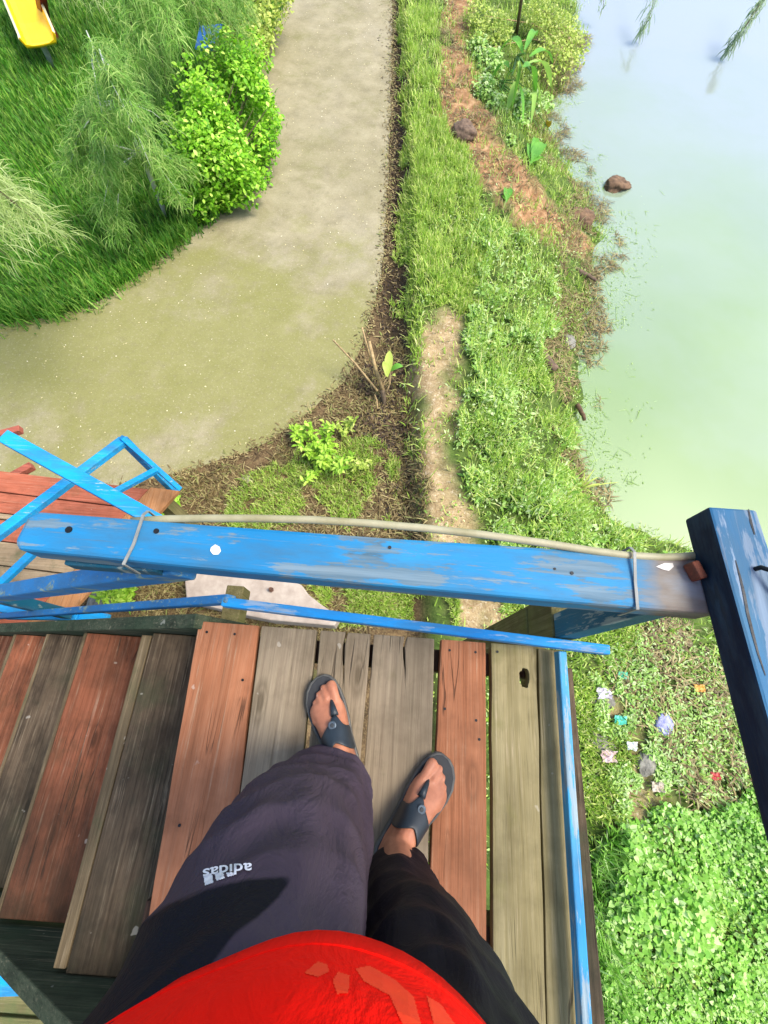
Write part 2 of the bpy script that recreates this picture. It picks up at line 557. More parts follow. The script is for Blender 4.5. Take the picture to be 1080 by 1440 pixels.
Bm = np.clip(np.exp(-((XX - (gx - 0.16)) / 0.15) ** 2) * 1.0, 0, 1) * (XX < gx + .05) * (YY > 1.0)
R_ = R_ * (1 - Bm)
ca = ground.data.color_attributes.new('cover', 'FLOAT_COLOR', 'POINT')
ca.data.foreach_set('color', np.stack([R_.ravel(), Gm.ravel(), Bm.ravel(), np.ones(R_.size)], 1).astype(np.float32).ravel())

# concrete path
n = NT('worn_concrete')
big = n.noise(0.55, 4, 0.6); med = n.noise(3.2, 6, 0.65); fin = n.noise(55, 4, 0.75)
c = n.ramp(med, [(0.3, hexc('#837b60')), (0.5, hexc('#958c6f')), (0.72, hexc('#a39a7d'))])
c = n.mix(n.ramp(big, [(0.45, 0.0), (0.68, 0.5)]), c, hexc('#77724c'))
c = n.mix(n.ramp(n.noise(1.7, 6, 0.7, n.mapping((1, 1, 1), (4, 9, 0))), [(0.52, 0.0), (0.72, 0.55)]), c, hexc('#6e6e3a'))
c = n.mix(n.ramp(n.noise(0.9, 5, 0.7, n.mapping((1.6, .8, 1), (14, 3, 0))), [(0.50, 0.0), (0.75, 0.4)]), c, hexc('#a69e8a'))
c = n.mix(n.ramp(n.noise(130, 2, 0.6), [(0.3, 0.5), (0.45, 0.0)]), c, hexc('#6e6650'))
c = n.mix(n.ramp(fin, [(0.6, 0.0), (0.75, 0.4)]), c, hexc('#b8b098'))
xy = n.n('ShaderNodeSeparateXYZ'); n.set(xy.inputs[0], n.co())
nm = n.math('SUBTRACT', n.math('ADD', n.math('MULTIPLY', n.noise(1.3, 6, 0.7, n.mapping((1, 1, 1), (2, 31, 0))), 1.5), 0.15), n.math('MULTIPLY', n.math('ABSOLUTE', n.math('SUBTRACT', xy.outputs[1], 3.3)), .22))
c = n.mix(n.ramp(nm, [(.42, 0.0), (.75, .7)]), c, hexc('#7c7c3e'))
c = n.mix(n.ramp(n.noise(13, 5, .7), [(.5, 0.0), (.68, .30)]), c, hexc('#756d52'))
c = n.mix(n.ramp(n.noise(34, 4, .75), [(.56, 0.0), (.66, .35)]), c, hexc('#b9b19a'))
c = n.mix(n.ramp(n.noise(80, 3, .7), [(.30, .55), (.44, 0.0)]), c, hexc('#4f4836'))
n_c = n.bump(fin, 0.4, 0.004); n_c = n.bump(med, 0.2, 0.02, n_c)
CONC = n.done(c, 0.85, n_c, Specular_IOR_Level=0.25)
bm = bmesh.new()
ring = jitter_poly(path_poly, 0.12, 0.018, random.Random(3))
vs = [bm.verts.new((p.x, p.y, 0.0)) for p in ring]
bm.faces.new(vs)
bmesh.ops.triangulate(bm, faces=bm.faces[:])
bmesh.ops.recalc_face_normals(bm, faces=bm.faces[:])
me = bpy.data.meshes.new('concrete_path'); bm.to_mesh(me); bm.free()
if me.polygons[0].normal.z < 0: me.flip_normals()
me.materials.append(CONC)
o = bpy.data.objects.new('concrete_path', me); COL.objects.link(o); tag(o, kind='structure')

# pond
n = NT('pond_water')
big = n.noise(0.35, 3, 0.5); rip = n.noise(9, 4, 0.6, n.mapping((1, .6, 1)))
c = n.mix(n.ramp(big, [(0.35, 0.0), (0.65, 1.0)]), hexc('#86a05c'), hexc('#94ac6a'))
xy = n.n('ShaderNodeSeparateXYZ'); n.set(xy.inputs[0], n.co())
sky_grade = n.math('ADD', n.math('ADD', xy.outputs[1], n.math('MULTIPLY', xy.outputs[0], .25)), n.math('MULTIPLY', n.math('SUBTRACT', n.noise(.5, 4, .6), .5), 7.0))
c = n.mix(n.ramp(n.math('MULTIPLY', sky_grade, .07), [(.26, 0.0), (.95, 1.0)]), c, hexc('#a8b0b4'))  # paler with distance: sky reflection painted into the water colour
nb = n.bump(rip, 0.05, 0.02)
n.done(c, 0.06, nb, Specular_IOR_Level=0.2, IOR=1.33)
tr = n.n('ShaderNodeBsdfTransparent'); tr.inputs[0].default_value = (0.75, 0.9, 0.65, 1)
fr = n.n('ShaderNodeFresnel'); fr.inputs["IOR"].default_value = 2.5
gl = n.n('ShaderNodeBsdfGlossy'); gl.inputs['Roughness'].default_value = .05; n.set(gl.inputs['Normal'], nb); n.set(fr.inputs['Normal'], nb)
m2 = n.n('ShaderNodeMixShader'); n.t.links.new(fr.outputs[0], m2.inputs[0]); n.t.links.new(n.bsdf.outputs[0], m2.inputs[1]); n.t.links.new(gl.outputs[0], m2.inputs[2])
mx = n.n('ShaderNodeMixShader'); mx.inputs[0].default_value = 0.84
n.t.links.new(tr.outputs[0], mx.inputs[1]); n.t.links.new(m2.outputs[0], mx.inputs[2])
n.t.links.new(mx.outputs[0], n.out.inputs['Surface'])
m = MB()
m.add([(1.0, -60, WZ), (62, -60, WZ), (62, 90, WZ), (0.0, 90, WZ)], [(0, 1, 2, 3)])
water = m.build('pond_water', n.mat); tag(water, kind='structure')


# ------------------------------------------------------------------ leaf scatter
BLADE = (np.array([(-.5, 0, 0), (.5, 0, 0), (.38, .18, .6), (-.38, .18, .6), (0, .55, 1.0)]), [(0, 1, 2, 3), (3, 2, 4)])
OVAL = (np.array([(0, 0, 0), (.26, .3, .07), (.3, .62, .06), (0, 1, -.12), (-.3, .62, .06), (-.26, .3, .07), (0, .5, 0)]),
        [(0, 1, 6), (1, 2, 6), (2, 3, 6), (3, 4, 6), (4, 5, 6), (5, 0, 6)])
HEART = (np.array([(0, .12, 0), (.26, 0, .05), (.48, .2, .08), (.4, .55, .03), (0, 1, -.15), (-.4, .55, .03), (-.48, .2, .08), (-.26, 0, .05), (0, .5, -.03)]),
         [(0, 1, 8), (1, 2, 8), (2, 3, 8), (3, 4, 8), (4, 5, 8), (5, 6, 8), (6, 7, 8), (7, 0, 8)])
STRAP = (np.array([(-.5, 0, 0), (.5, 0, 0), (.5, .35, .05), (-.5, .35, .05), (.4, .7, -.02), (-.4, .7, -.02), (0, 1, -.2)]),
         [(0, 1, 2, 3), (3, 2, 4, 5), (5, 4, 6)])


def rot_mats(yaw, pitch, rollv):
    cy, sy = np.cos(yaw), np.sin(yaw); cp, sp = np.cos(pitch), np.sin(pitch); cr, sr = np.cos(rollv), np.sin(rollv)
    z = np.zeros_like(yaw); o = np.ones_like(yaw)
    Rz = np.stack([np.stack([cy, -sy, z], -1), np.stack([sy, cy, z], -1), np.stack([z, z, o], -1)], -2)
    Rx = np.stack([np.stack([o, z, z], -1), np.stack([z, cp, -sp], -1), np.stack([z, sp, cp], -1)], -2)
    Ry = np.stack([np.stack([cr, z, sr], -1), np.stack([z, o, z], -1), np.stack([-sr, z, cr], -1)], -2)
    return Rz @ Rx @ Ry


class Leaves:
    def __init__(self): self.V = []; self.L = []; self.T = []; self.nv = 0

    def put(self, tpl, pos, sx, sy, sz, yaw, pitch, roll=None):
        pos = np.asarray(pos, float); N = len(pos)
        if N == 0: return
        roll = np.zeros(N) if roll is None else roll
        tv, tf = tpl
        S = np.stack([np.broadcast_to(sx, N), np.broadcast_to(sy, N), np.broadcast_to(sz, N)], -1)
        loc = tv[None] * S[:, None, :]
        R = rot_mats(np.broadcast_to(yaw, N).astype(float), np.broadcast_to(pitch, N).astype(float), np.broadcast_to(roll, N).astype(float))
        W = np.einsum('nij,nkj->nki', R, loc) + pos[:, None, :]
        K = len(tv)
        base = self.nv + np.arange(N)[:, None] * K
        fl = np.concatenate([np.array(f) for f in tf]); ft = np.array([len(f) for f in tf])
        self.L.append((base + fl[None]).ravel()); self.T.append(np.tile(ft, N)); self.V.append(W.reshape(-1, 3)); self.nv += N * K

    def build(self, name, mat, origin=(0, 0, 0), parent=None):
        V = np.concatenate(self.V); L = np.concatenate(self.L); T = np.concatenate(self.T)
        st = np.concatenate([[0], np.cumsum(T)[:-1]])
        if parent is not None:
            origin = np.array(parent.location)
            return np_mesh(name, V, L, st, T, mat, origin, parent)
        return np_mesh(name, V, L, st, T, mat, origin)


def scatter_pts(poly, N, dens=None, avoid=(), warp=.30):
    a = np.array([(p[0], p[1]) for p in poly]); lo, hi = a.min(0), a.max(0)
    out = np.zeros((0, 2))
    for _ in range(40):
        q = lo + rng.random((N * 2, 2)) * (hi - lo)
        wx = q[:, 0] + (fbm(q[:, 0] + 17, q[:, 1] - 8, .35) - .5) * warp * 2; wy = q[:, 1] + (fbm(q[:, 0] - 23, q[:, 1] + 5, .35) - .5) * warp * 2
        k = inpoly(wx, wy, poly)
        for av in avoid: k &= ~inpoly(wx, wy, av) | (rng.random(len(q)) < .10 + .5 * (fbm(q[:, 0] + 61, q[:, 1], .3) > .52))
        if dens is not None: k &= rng.random(len(q)) < dens(q[:, 0], q[:, 1])
        out = np.concatenate([out, q[k]])
        if len(out) >= N: break
    out = out[:N]
    return np.column_stack([out, terrain_z(out[:, 0], out[:, 1])])


def U(a, b, N): return rng.uniform(a, b, N)


M = {}
M['lawn'] = leaf_mat('lawn_blades', [(0, '#3f7a1c'), (.5, '#6aa830'), (1, '#aacb58')], patch=0.7, patch_amt=0.65, dark='#245a18')
M['lime'] = leaf_mat('lime_grass', [(0, '#86b038'), (.45, '#b6d45a'), (.8, '#d6e47c'), (1, '#eae2a6')], patch=4.5, patch_amt=0.45, dark='#74983c')
M['weed'] = leaf_mat('weed_leaves', [(0, '#80b044'), (.5, '#b4d870'), (1, '#e0eeb6')], patch=4.0, patch_amt=0.42, dark='#5e8a3e')
M['dry'] = leaf_mat('dry_stalks', [(0, '#564729'), (.5, '#86744a'), (.8, '#b0a06c'), (1, '#7d8c40')], patch=3, patch_amt=0.4, dark='#403320', trans=0.1)
M['brown'] = leaf_mat('dead_leaves', [(0, '#211911'), (.6, '#3d2e20'), (1, '#6a543a')], patch=3, patch_amt=0.4, dark='#1a140d', trans=0.05)
M['creeper'] = leaf_mat('creeper_leaves', [(0, '#74ae3a'), (.5, '#a0d45a'), (.85, '#c2e486'), (1, '#e0f2b4')], patch=1.7, patch_amt=0.38, dark='#447c32')
M['algae'] = leaf_mat('water_weed', [(0, '#7a9a50'), (.6, '#9ab86c'), (1, '#c0d68e')], patch=2, patch_amt=0.3, dark='#6a8a50')
M['petal'] = leaf_mat('pale_petals', [(0, '#cfc08a'), (.6, '#e6dcae'), (1, '#f0ecd8')], trans=0.1, patch_amt=0.0)
M['shrub'] = leaf_mat('shrub_leaves', [(0, '#5e9b15'), (.5, '#8ec92c'), (.85, '#b8e64b'), (1, '#e2f981')], patch=2.0, patch_amt=0.3, dark='#2c6b1b')
M['feather'] = leaf_mat('feathery_needles', [(0, '#5c9030'), (.5, '#86b44a'), (1, '#bcd27a')], patch=1.5, patch_amt=0.4, dark='#3c6a26', trans=0.4)
M['broad'] = leaf_mat('broad_leaves', [(0, '#3e8426'), (.35, '#5ea031'), (.7, '#84c044'), (1, '#b7e060')], patch=5, patch_amt=0.5, dark='#217137')
M['broad2'] = leaf_mat('pale_broad_leaves', [(0, '#86b24a'), (.5, '#9cc458'), (1, '#c0dc7c')], patch=4, patch_amt=0.35, dark='#5c8e3a')
M['yellowish'] = leaf_mat('yellow_green_leaves', [(0, '#8aa83a'), (.5, '#b4c654'), (1, '#d8de86')], patch=2, patch_amt=0.3, dark='#6d8a34')

# lawn at the left of the path
lawn_poly = [Vector((-14, 3.3, 0))] + WP(PATH_L) + [Vector((-4.4, 26, 0)), Vector((-14, 26, 0))]
L = Leaves()
near = lambda x, y: np.clip(1.35 - y / 16.0, 0.12, 1)
p = scatter_pts(lawn_poly, 60000, lambda x, y: near(x, y) * (x > -9), warp=0)
N = len(p); L.put(BLADE, p, U(.012, .024, N), U(.05, .12, N), U(.05, .16, N), U(0, 6.28, N), U(-.3, .3, N))
edge = []
el = WP(PATH_L)
for a, b in zip(el[:-1], el[1:]):
    k = int((b - a).length * 700)
    t = rng.random(k)[:, None]
    e = np.array(a)[None] * (1 - t) + np.array(b)[None] * t
    nrm = np.array([-(b - a).y, (b - a).x, 0]); nrm /= np.linalg.norm(nrm)
    edge.append(e + nrm[None] * (rng.normal(0.06, .10, k)[:, None]))
e = np.concatenate(edge); e[:, 2] = 0
N = len(e); L.put(BLADE, e, U(.01, .02, N), U(.08, .2, N), U(.06, .2, N), U(0, 6.28, N), U(-.4, .4, N))
tag(L.build('lawn_grass', M['lawn']), 'dark green lawn grass covering the ground left of the concrete path', 'grass', kind='stuff')

# dry grass and litter in the corner between path and bank
L = Leaves()
p = scatter_pts(litter_w, 15000, lambda x, y: 0.25 + .75 * (fbm(x, y, .35) > .45))
N = len(p); L.put(BLADE, p, U(.004, .010, N), U(.03, .09, N), U(.02, .09, N), U(0, 6.28, N), U(-1.3, 1.3, N))
p = scatter_pts(litter_w, 9000); N = len(p)
p[:, 2] += U(0.002, .02, N)
L.put(STRAP, p, U(.006, .012, N), U(.04, .12, N), U(.05, .1, N), U(0, 6.28, N), U(-.2, .3, N))
ditch_poly = [Vector((gut_x(y) - dx, y, 0)) for y, dx in [(1.2, .32), (3, .3), (5, .33), (8, .36), (13, .38)]] + [Vector((gut_x(y) + .02, y, 0)) for y in (13, 8, 5, 3, 1.2)]
p = scatter_pts(ditch_poly, 1200, warp=.06); N = len(p); p[:, 2] += U(0, .02, N)
L.put(STRAP, p, U(.008, .016, N), U(.03, .08, N), U(.05, .1, N), U(0, 6.28, N), U(-.2, .3, N))
er = WP(PATH_R)
for a, b in zip(er[:-1], er[1:]):
    k = int((b - a).length * 200); t = rng.random(k)[:, None]
    nrm = np.array([-(b - a).y, (b - a).x, 0]); nrm /= np.linalg.norm(nrm)
    e = np.array(a)[None] * (1 - t) + np.array(b)[None] * t + nrm[None] * np.abs(rng.normal(0, .045, k))[:, None] * np.sign(rng.random(k) - .35)[:, None]
    e[:, 2] = U(.004, .012, k)
    L.put(STRAP, e, U(.006, .014, k), U(.02, .07, k), U(.03, .06, k), U(0, 6.28, k), U(-.1, .2, k))
tag(L.build('dry_grass', M['dry']), 'dry brown grass and straw litter between the path and the bank', 'dry grass', kind='stuff')
L = Leaves()
p = scatter_pts(ditch_poly, 3200, warp=.06); N = len(p); p[:, 2] += U(0, .015, N)
L.put(OVAL, p, U(.018, .036, N), U(.025, .05, N), U(.02, .06, N), U(0, 6.28, N), U(-.3, .4, N))
stump_poly = WP([(505, 520), (560, 500), (580, 620), (560, 660), (500, 620)])
p = scatter_pts(stump_poly, 2600); N = len(p); p[:, 2] += U(0, .02, N)
L.put(OVAL, p, U(.02, .04, N), U(.03, .06, N), U(.02, .06, N), U(0, 6.28, N), U(-.3, .4, N))
tag(L.build('leaf_litter', M['brown']), 'dead brown leaf litter in the dark strip beside the path', 'leaf litter', kind='stuff')

# low green growth among the litter
L = Leaves()
for poly, k in ((WP([(380, 640), (520, 600), (560, 700), (520, 760), (300, 800), (330, 690), (360, 640)]), 9500), (WP([(430, 820), (640, 830), (640, 890), (480, 880)]), 5000)):
    p = scatter_pts(poly, k, lambda x, y: fbm(x, y, .3) > .42); N = len(p)
    L.put(BLADE, p, U(.005, .012, N), U(.03, .09, N), U(.03, .1, N), U(0, 6.28, N), U(-.6, .6, N))
tag(L.build('low_weeds', M['lime']), 'thin green weeds growing through the dry grass below the rail', 'weeds', kind='stuff')

# bank vegetation
bank_poly = [Vector((float(gut_x(y)) + .02, y, 0)) for y in (-5, 0, 1.5, 3, 5, 8, 11, 16)] + [Vector((float(shore_x(y)) + .08, y, 0)) for y in (16, 12, 11, 10, 9, 8, 7.5, 7, 6.5, 6, 5.5, 5, 4.5, 4, 3.5, 3, 2.5, 2, 1.6, 1.2, .5, -5)]
cre_px = [(842, 1150), (900, 1140), (980, 1130), (1100, 1120), (1300, 1100), (1300, 1700), (850, 1700), (846, 1440)]
cre_poly = WP(cre_px)
bright_poly = WP([(566, 200), (640, 190), (690, 330), (668, 450), (572, 455)], .12)
Lg, Lw, Ld = Leaves(), Leaves(), Leaves()
def bank_d(x, y):
    t = (x - gut_x(y)) / np.maximum(shore_x(y) - gut_x(y), .3)
    d = 0.35 + 0.65 * (fbm(x, y, .5) > .42)
    d = d * np.where(t < .42, .8, 1.0)
    return d
p = scatter_pts(bank_poly, 42000, lambda x, y: bank_d(x, y) * (y > -3), avoid=(dirt_w, dirt2_w, dirt3_w)); N = len(p)
L_ = U(.5, 1.3, N)
Lg.put(BLADE, p, U(.007, .016, N), U(.03, .09, N) * L_, U(.03, .12, N) * L_, U(0, 6.28, N), U(-.6, .6, N))
p = scatter_pts(bright_poly, 12000, lambda x, y: .15 + .85 * (fbm(x, y, .25) > .46), warp=.45); N = len(p)
hh = (.4 + 1.2 * fbm(p[:, 0], p[:, 1], .3))
Lg.put(BLADE, p, U(.007, .018, N), U(.04, .14, N) * hh, U(.04, .13, N) * hh, U(0, 6.28, N), U(-.9, .9, N))
fringe = [Vector((float(gut_x(y)) - .03, y, 0)) for y in (2.2, 4, 6, 8, 10, 13)] + [Vector((float(gut_x(y)) + .62, y, 0)) for y in (13, 10, 8, 6)] + [Vector((float(gut_x(y)) + .14, y, 0)) for y in (4.4, 2.2)]
p = scatter_pts(fringe, 11000, lambda x, y: .10 + .90 * (fbm(x + 4, y, .3) > .49), avoid=(dirt2_w,), warp=.12); N = len(p)
Lg.put(BLADE, p, U(.007, .018, N), U(.05, .16, N), U(.04, .15, N), U(0, 6.28, N), U(-.9, .9, N))
p = scatter_pts(dirt2_w, 1500, lambda x, y: fbm(x, y + 3, .3) > .5, warp=.35); N = len(p); p[:, 2] += U(0, .03, N)
Ld.put(STRAP, p, U(.006, .014, N), U(.05, .16, N), U(.05, .14, N), U(0, 6.28, N), U(-.4, .5, N))
# weeds: dense band in the middle of the slope
mid_poly = WP([(668, 330), (735, 330), (790, 420), (770, 470), (760, 560), (830, 560), (835, 600), (790, 640), (850, 720), (980, 790), (880, 830), (720, 810), (668, 720), (640, 640), (650, 560), (668, 450)], .05)
p = scatter_pts(mid_poly, 20000, lambda x, y: .06 + .94 * (fbm(x + 9, y, .3) > .46)); N = len(p); p[:, 2] += U(.0, .10, N) * (.4 + 1.2 * vnoise(p[:, 0], p[:, 1], .4))
q_ = (.45 + 1.1 * vnoise(p[:, 0], p[:, 1], .3)) * rng.choice([.6, .9, 1.2, 1.7], N, p=[.3, .4, .2, .1])
Lw.put(OVAL, p, .026 * q_, U(.03, .05, N) * q_, U(.03, .06, N), U(0, 6.28, N), U(-.8, 1.0, N), U(-.6, .6, N))
k = N // 3; Lg.put(BLADE, p[:k], U(.006, .014, k), U(.05, .15, k), U(.05, .16, k), U(0, 6.28, k), U(-.8, .8, k))
p = scatter_pts(bank_poly, 9000, lambda x, y: (fbm(x, y + 5, .4) > .5) * (y > -3) * 1.0, avoid=(dirt_w, dirt2_w)); N = len(p); p[:, 2] += U(.0, .06, N)
Lw.put(OVAL, p, U(.015, .03, N), U(.02, .05, N), U(.03, .06, N), U(0, 6.28, N), U(-.5, .7, N), U(-.4, .4, N))
# shoreline and rubble slope: dry tangle
sh_poly = [Vector((float(shore_x(y)) - .55, y, 0)) for y in (12, 9, 7, 6, 5, 4, 3, 2.4, 2)] + [Vector((float(shore_x(y)) + .25, y, 0)) for y in (2, 2.4, 3, 4, 5, 6, 7, 9, 12)]
p = scatter_pts(sh_poly, 8000, lambda x, y: fbm(x, y, .3) > .5); N = len(p); p[:, 2] = np.maximum(p[:, 2], WZ) + U(0, .03, N)
Ld.put(STRAP, p, U(.005, .012, N), U(.05, .16, N), U(.05, .1, N), U(0, 6.28, N), U(-.2, .4, N))
p = scatter_pts(dirt3_w, 2600, lambda x, y: fbm(x, y, .22) > .44, warp=.3); N = len(p); p[:, 2] += U(0, .05, N)
Lw.put(OVAL, p, U(.012, .03, N), U(.02, .05, N), U(.03, .06, N), U(0, 6.28, N), U(-.5, .7, N), U(-.4, .4, N))
rub_poly = WP([(820, 915), (950, 900), (1080, 900), (1300, 900), (1300, 1200), (1080, 1160), (960, 1120), (900, 1030)])
p = scatter_pts(rub_poly, 9000, lambda x, y: .3 + .7 * (fbm(x, y, .3) > .48)); N = len(p); p[:, 2] += U(0, .03, N)
Ld.put(STRAP, p, U(.005, .014, N), U(.04, .14, N), U(.05, .1, N), U(0, 6.28, N), U(-.2, .5, N))
p = scatter_pts(rub_poly, 14000, lambda x, y: .25 + .75 * (fbm(x + 3, y, .35) > .46)); N = len(p); p[:, 2] += U(0, .05, N)
Lw.put(OVAL, p, U(.012, .03, N), U(.02, .05, N), U(.03, .06, N), U(0, 6.28, N), U(-.5, .7, N), U(-.4, .4, N))
p = scatter_pts(WP([(700, 860), (900, 860), (860, 1000), (850, 1180), (790, 1180), (780, 1000)]), 4200, lambda x, y: .2 + .8 * (fbm(x, y, .25) > .45)); N = len(p)
Lg.put(BLADE, p, U(.006, .014, N), U(.03, .09, N), U(.03, .1, N), U(0, 6.28, N), U(-.9, .9, N))
k = N // 2; Lw.put(OVAL, p[:k], U(.012, .03, k), U(.02, .05, k), U(.03, .06, k), U(0, 6.28, k), U(-.5, .7, k), U(-.4, .4, k))
tag(Lg.build('bank_grass', M['lime']), 'bright lime green grass covering the bank beside the pond', 'grass', kind='stuff')
tag(Lw.build('bank_weeds', M['weed']), 'pale green small leaved weeds along the slope to the pond', 'weeds', kind='stuff')
tag(Ld.build('shore_straw', M['dry']), 'dry straw and stalks tangled along the waterline', 'dry stalks', kind='stuff')

# creeper mound lower right
L = Leaves()
p = scatter_pts(cre_poly, 50000, lambda x, y: (y > -3.0) * (x < 4.6) * (.35 + .65 * (fbm(x, y, .4) > .42))); N = len(p)
mound = 0.5 * np.clip(fbm(p[:, 0], p[:, 1], .45) - .25, 0, 1) + .02
p[:, 2] += mound * rng.random(N) ** .5
sz_ = U(.45, 1.0, N) * (.55 + .6 * vnoise(p[:, 0], p[:, 1], .5)) * .052
L.put(HEART, p, sz_ * .9, sz_, sz_ * 1.2, U(0, 6.28, N), U(-.7, .8, N), U(-.6, .6, N))
p = scatter_pts(WP([(800, 1180), (850, 1150), (870, 1440), (860, 1700), (780, 1700)]), 5000, lambda x, y: y > -3.2); N = len(p)
L.put(BLADE, p, U(.01, .02, N), U(.1, .2, N), U(.08, .22, N), U(0, 6.28, N), U(-.5, .5, N))
tag(L.build('creeper', M['creeper']), 'dense green creeper with heart shaped leaves covering the slope beside the platform', 'creeper', kind='stuff')

# water weed
L = Leaves()
ww = [Vector((float(shore_x(y)) - .1, y, 0)) for y in (11, 9, 8, 7, 6, 5, 4, 3, 2.2)] + [Vector((float(shore_x(y)) + w, y, 0)) for y, w in ((2.2, .7), (3, .9), (4, .7), (5, .8), (6, 1.3), (7, 1.2), (8, .9), (9, .5), (11, .2))]
def wwd(x, y):
    d = (x - shore_x(y))
    return np.clip(1 - d / 1.1, 0.0, 1) ** 2.0 * (fbm(x, y, .35) > .47) + .006 * (fbm(x, y, .5) > .5)
p = scatter_pts(ww, 17000, wwd); N = len(p); p[:, 2] = WZ + U(-.07, .007, N)
L.put(OVAL, p, U(.012, .026, N), U(.016, .042, N), U(.01, .03, N), U(0, 6.28, N), U(-.15, .25, N))
k = N // 6; L.put(STRAP, p[:k], U(.004, .008, k), U(.06, .2, k), U(.02, .05, k), U(0, 6.28, k), U(-.05, .15, k))
tag(L.build('water_weed', M['algae']), 'pale water weed floating in the shallows along the shore', 'water weed', kind='stuff')

# petals on the path
L = Leaves()
p = scatter_pts(path_poly, 650, lambda x, y: (y < 13) * (x > -6) * (.2 + .8 * (fbm(x, y, .8) > .5)), warp=0); N = len(p); p[:, 2] = .006
s = U(.006, .02, N)
L.put(OVAL, p, s, s * 1.2, s, U(0, 6.28, N), U(-.1, .2, N))
tag(L.build('fallen_petals', M['petal']), 'tiny pale fallen petals scattered over the concrete path', 'petals', kind='stuff')

# ================================================================== timber
M['red'] = wood_mat('red_stained_board', '#b37c5a', '#a06646', '#6b4630', 1, 0.0, stain=.45, seed=1.3)
M['red2'] = wood_mat('dark_red_stained_board', '#875540', '#6b402d', '#32241a', 1, 0.25, '#33361f', stain=.75, seed=5.1)
M['redtread'] = wood_mat('orange_red_tread', '#a5674a', '#885036', '#4a3020', 1, 0.2, '#3a3824', stain=.6, seed=8.7, algae=.7)
M['grey'] = wood_mat('weathered_grey_board', '#9a8b72', '#837460', '#574c3b', 1, 0.16, '#62603e', stain=.4, seed=2.2)
M['grey2'] = wood_mat('greenish_grey_board', '#9a8f6c', '#857a55', '#544c32', 1, 0.4, '#6c6a38', stain=.4, seed=3.9)
M['mossy'] = wood_mat('dark_mossy_tread', '#776650', '#5a4b3a', '#2a231a', 1, 0.3, '#38402a', stain=.55, seed=6.6, algae=.7)
M['darkbrown'] = wood_mat('dark_brown_timber', '#5c4636', '#46342a', '#231b16', 1, 0.0, stain=.5, seed=9.4)
M['pale_edge'] = wood_mat('pale_worn_edge', '#877658', '#655740', '#372e22', 1, 0.1, stain=.3, seed=4.4)
M['stringer'] = wood_mat('mossy_stringer', '#5a5f4a', '#424a38', '#20261c', 0, 0.5, '#2d3f2c', stain=.6, seed=7.7)
M['olive'] = wood_mat('olive_post', '#8a7f55', '#6e6641', '#40391f', 2, 0.3, '#5c6030', stain=.5, seed=2.8)
M['redx'] = wood_mat('red_stained_plank', '#c0745a', '#a85c42', '#6d3e2c', 0, 0.1, stain=.4, seed=3.3)
M['greyx'] = wood_mat('tan_plank', '#b09b7c', '#957f62', '#5c4e3a', 0, 0.15, stain=.4, seed=4.9)
M['orangex'] = wood_mat('orange_plank', '#b9865a', '#a57248', '#6a4a2e', 1, 0.1, stain=.4, seed=6.1)
M['blue'] = paint_mat('worn_blue_paint', '#136c9e', '#2c84b2', ('#748489', '#46565c'), 0, .60, 1.1, end_wear=(.345, .40))
M['bluey'] = paint_mat('worn_blue_paint_rail', '#22587c', '#3c7292', ('#8494a4', '#4a5866'), 1, .55, 2.6)
M['bluez'] = paint_mat('blue_painted_post', '#0f4c62', '#185e74', ('#9aa39c', '#49605e'), 2, .36, 3.6)
M['bluebar'] = paint_mat('bright_blue_bar', '#0a78bc', '#2690ca', ('#93a3b0', '#5a7284'), 0, .32, 4.5)
M['bluebary'] = paint_mat('bright_blue_side_bar', '#1f7eb4', '#4c9cc0', ('#9ea8a8', '#6a7a80'), 1, .42, 5.5)
M['bluestair'] = paint_mat('dull_blue_stair_rail', '#1b5f94', '#2a76ae', ('#8a9a86', '#4b6058'), 0, .35, 6.2, end_wear=None)
M['bluelow'] = paint_mat('clear_blue_rail', '#0888c8', '#1c9cd4', ('#9fb2bd', '#6d8a9a'), 0, .2, 7.3)
M['bolt'] = plain_mat('rusty_iron', '#4a3226', '#6d4a34', .7, 40)
M['iron'] = plain_mat('dark_iron', '#16181a', '#2a2c2e', .5, 40, Metallic=.6)
M['cable'] = plain_mat('dusty_cable', '#a39f82', '#87825f', .6, 14)
M['tie'] = plain_mat('pale_tie', '#8a8c86', '#70736f', .6, 30)
M['pale'] = plain_mat('pale_concrete', '#b5a797', '#9c8d7e', .85, 9, .4)

DZ = 2.85
plat = empty('viewing_platform', (0, 0, DZ), 'raised timber platform of red and weathered grey boards inside a worn blue railing', 'platform')
YB = -1.35


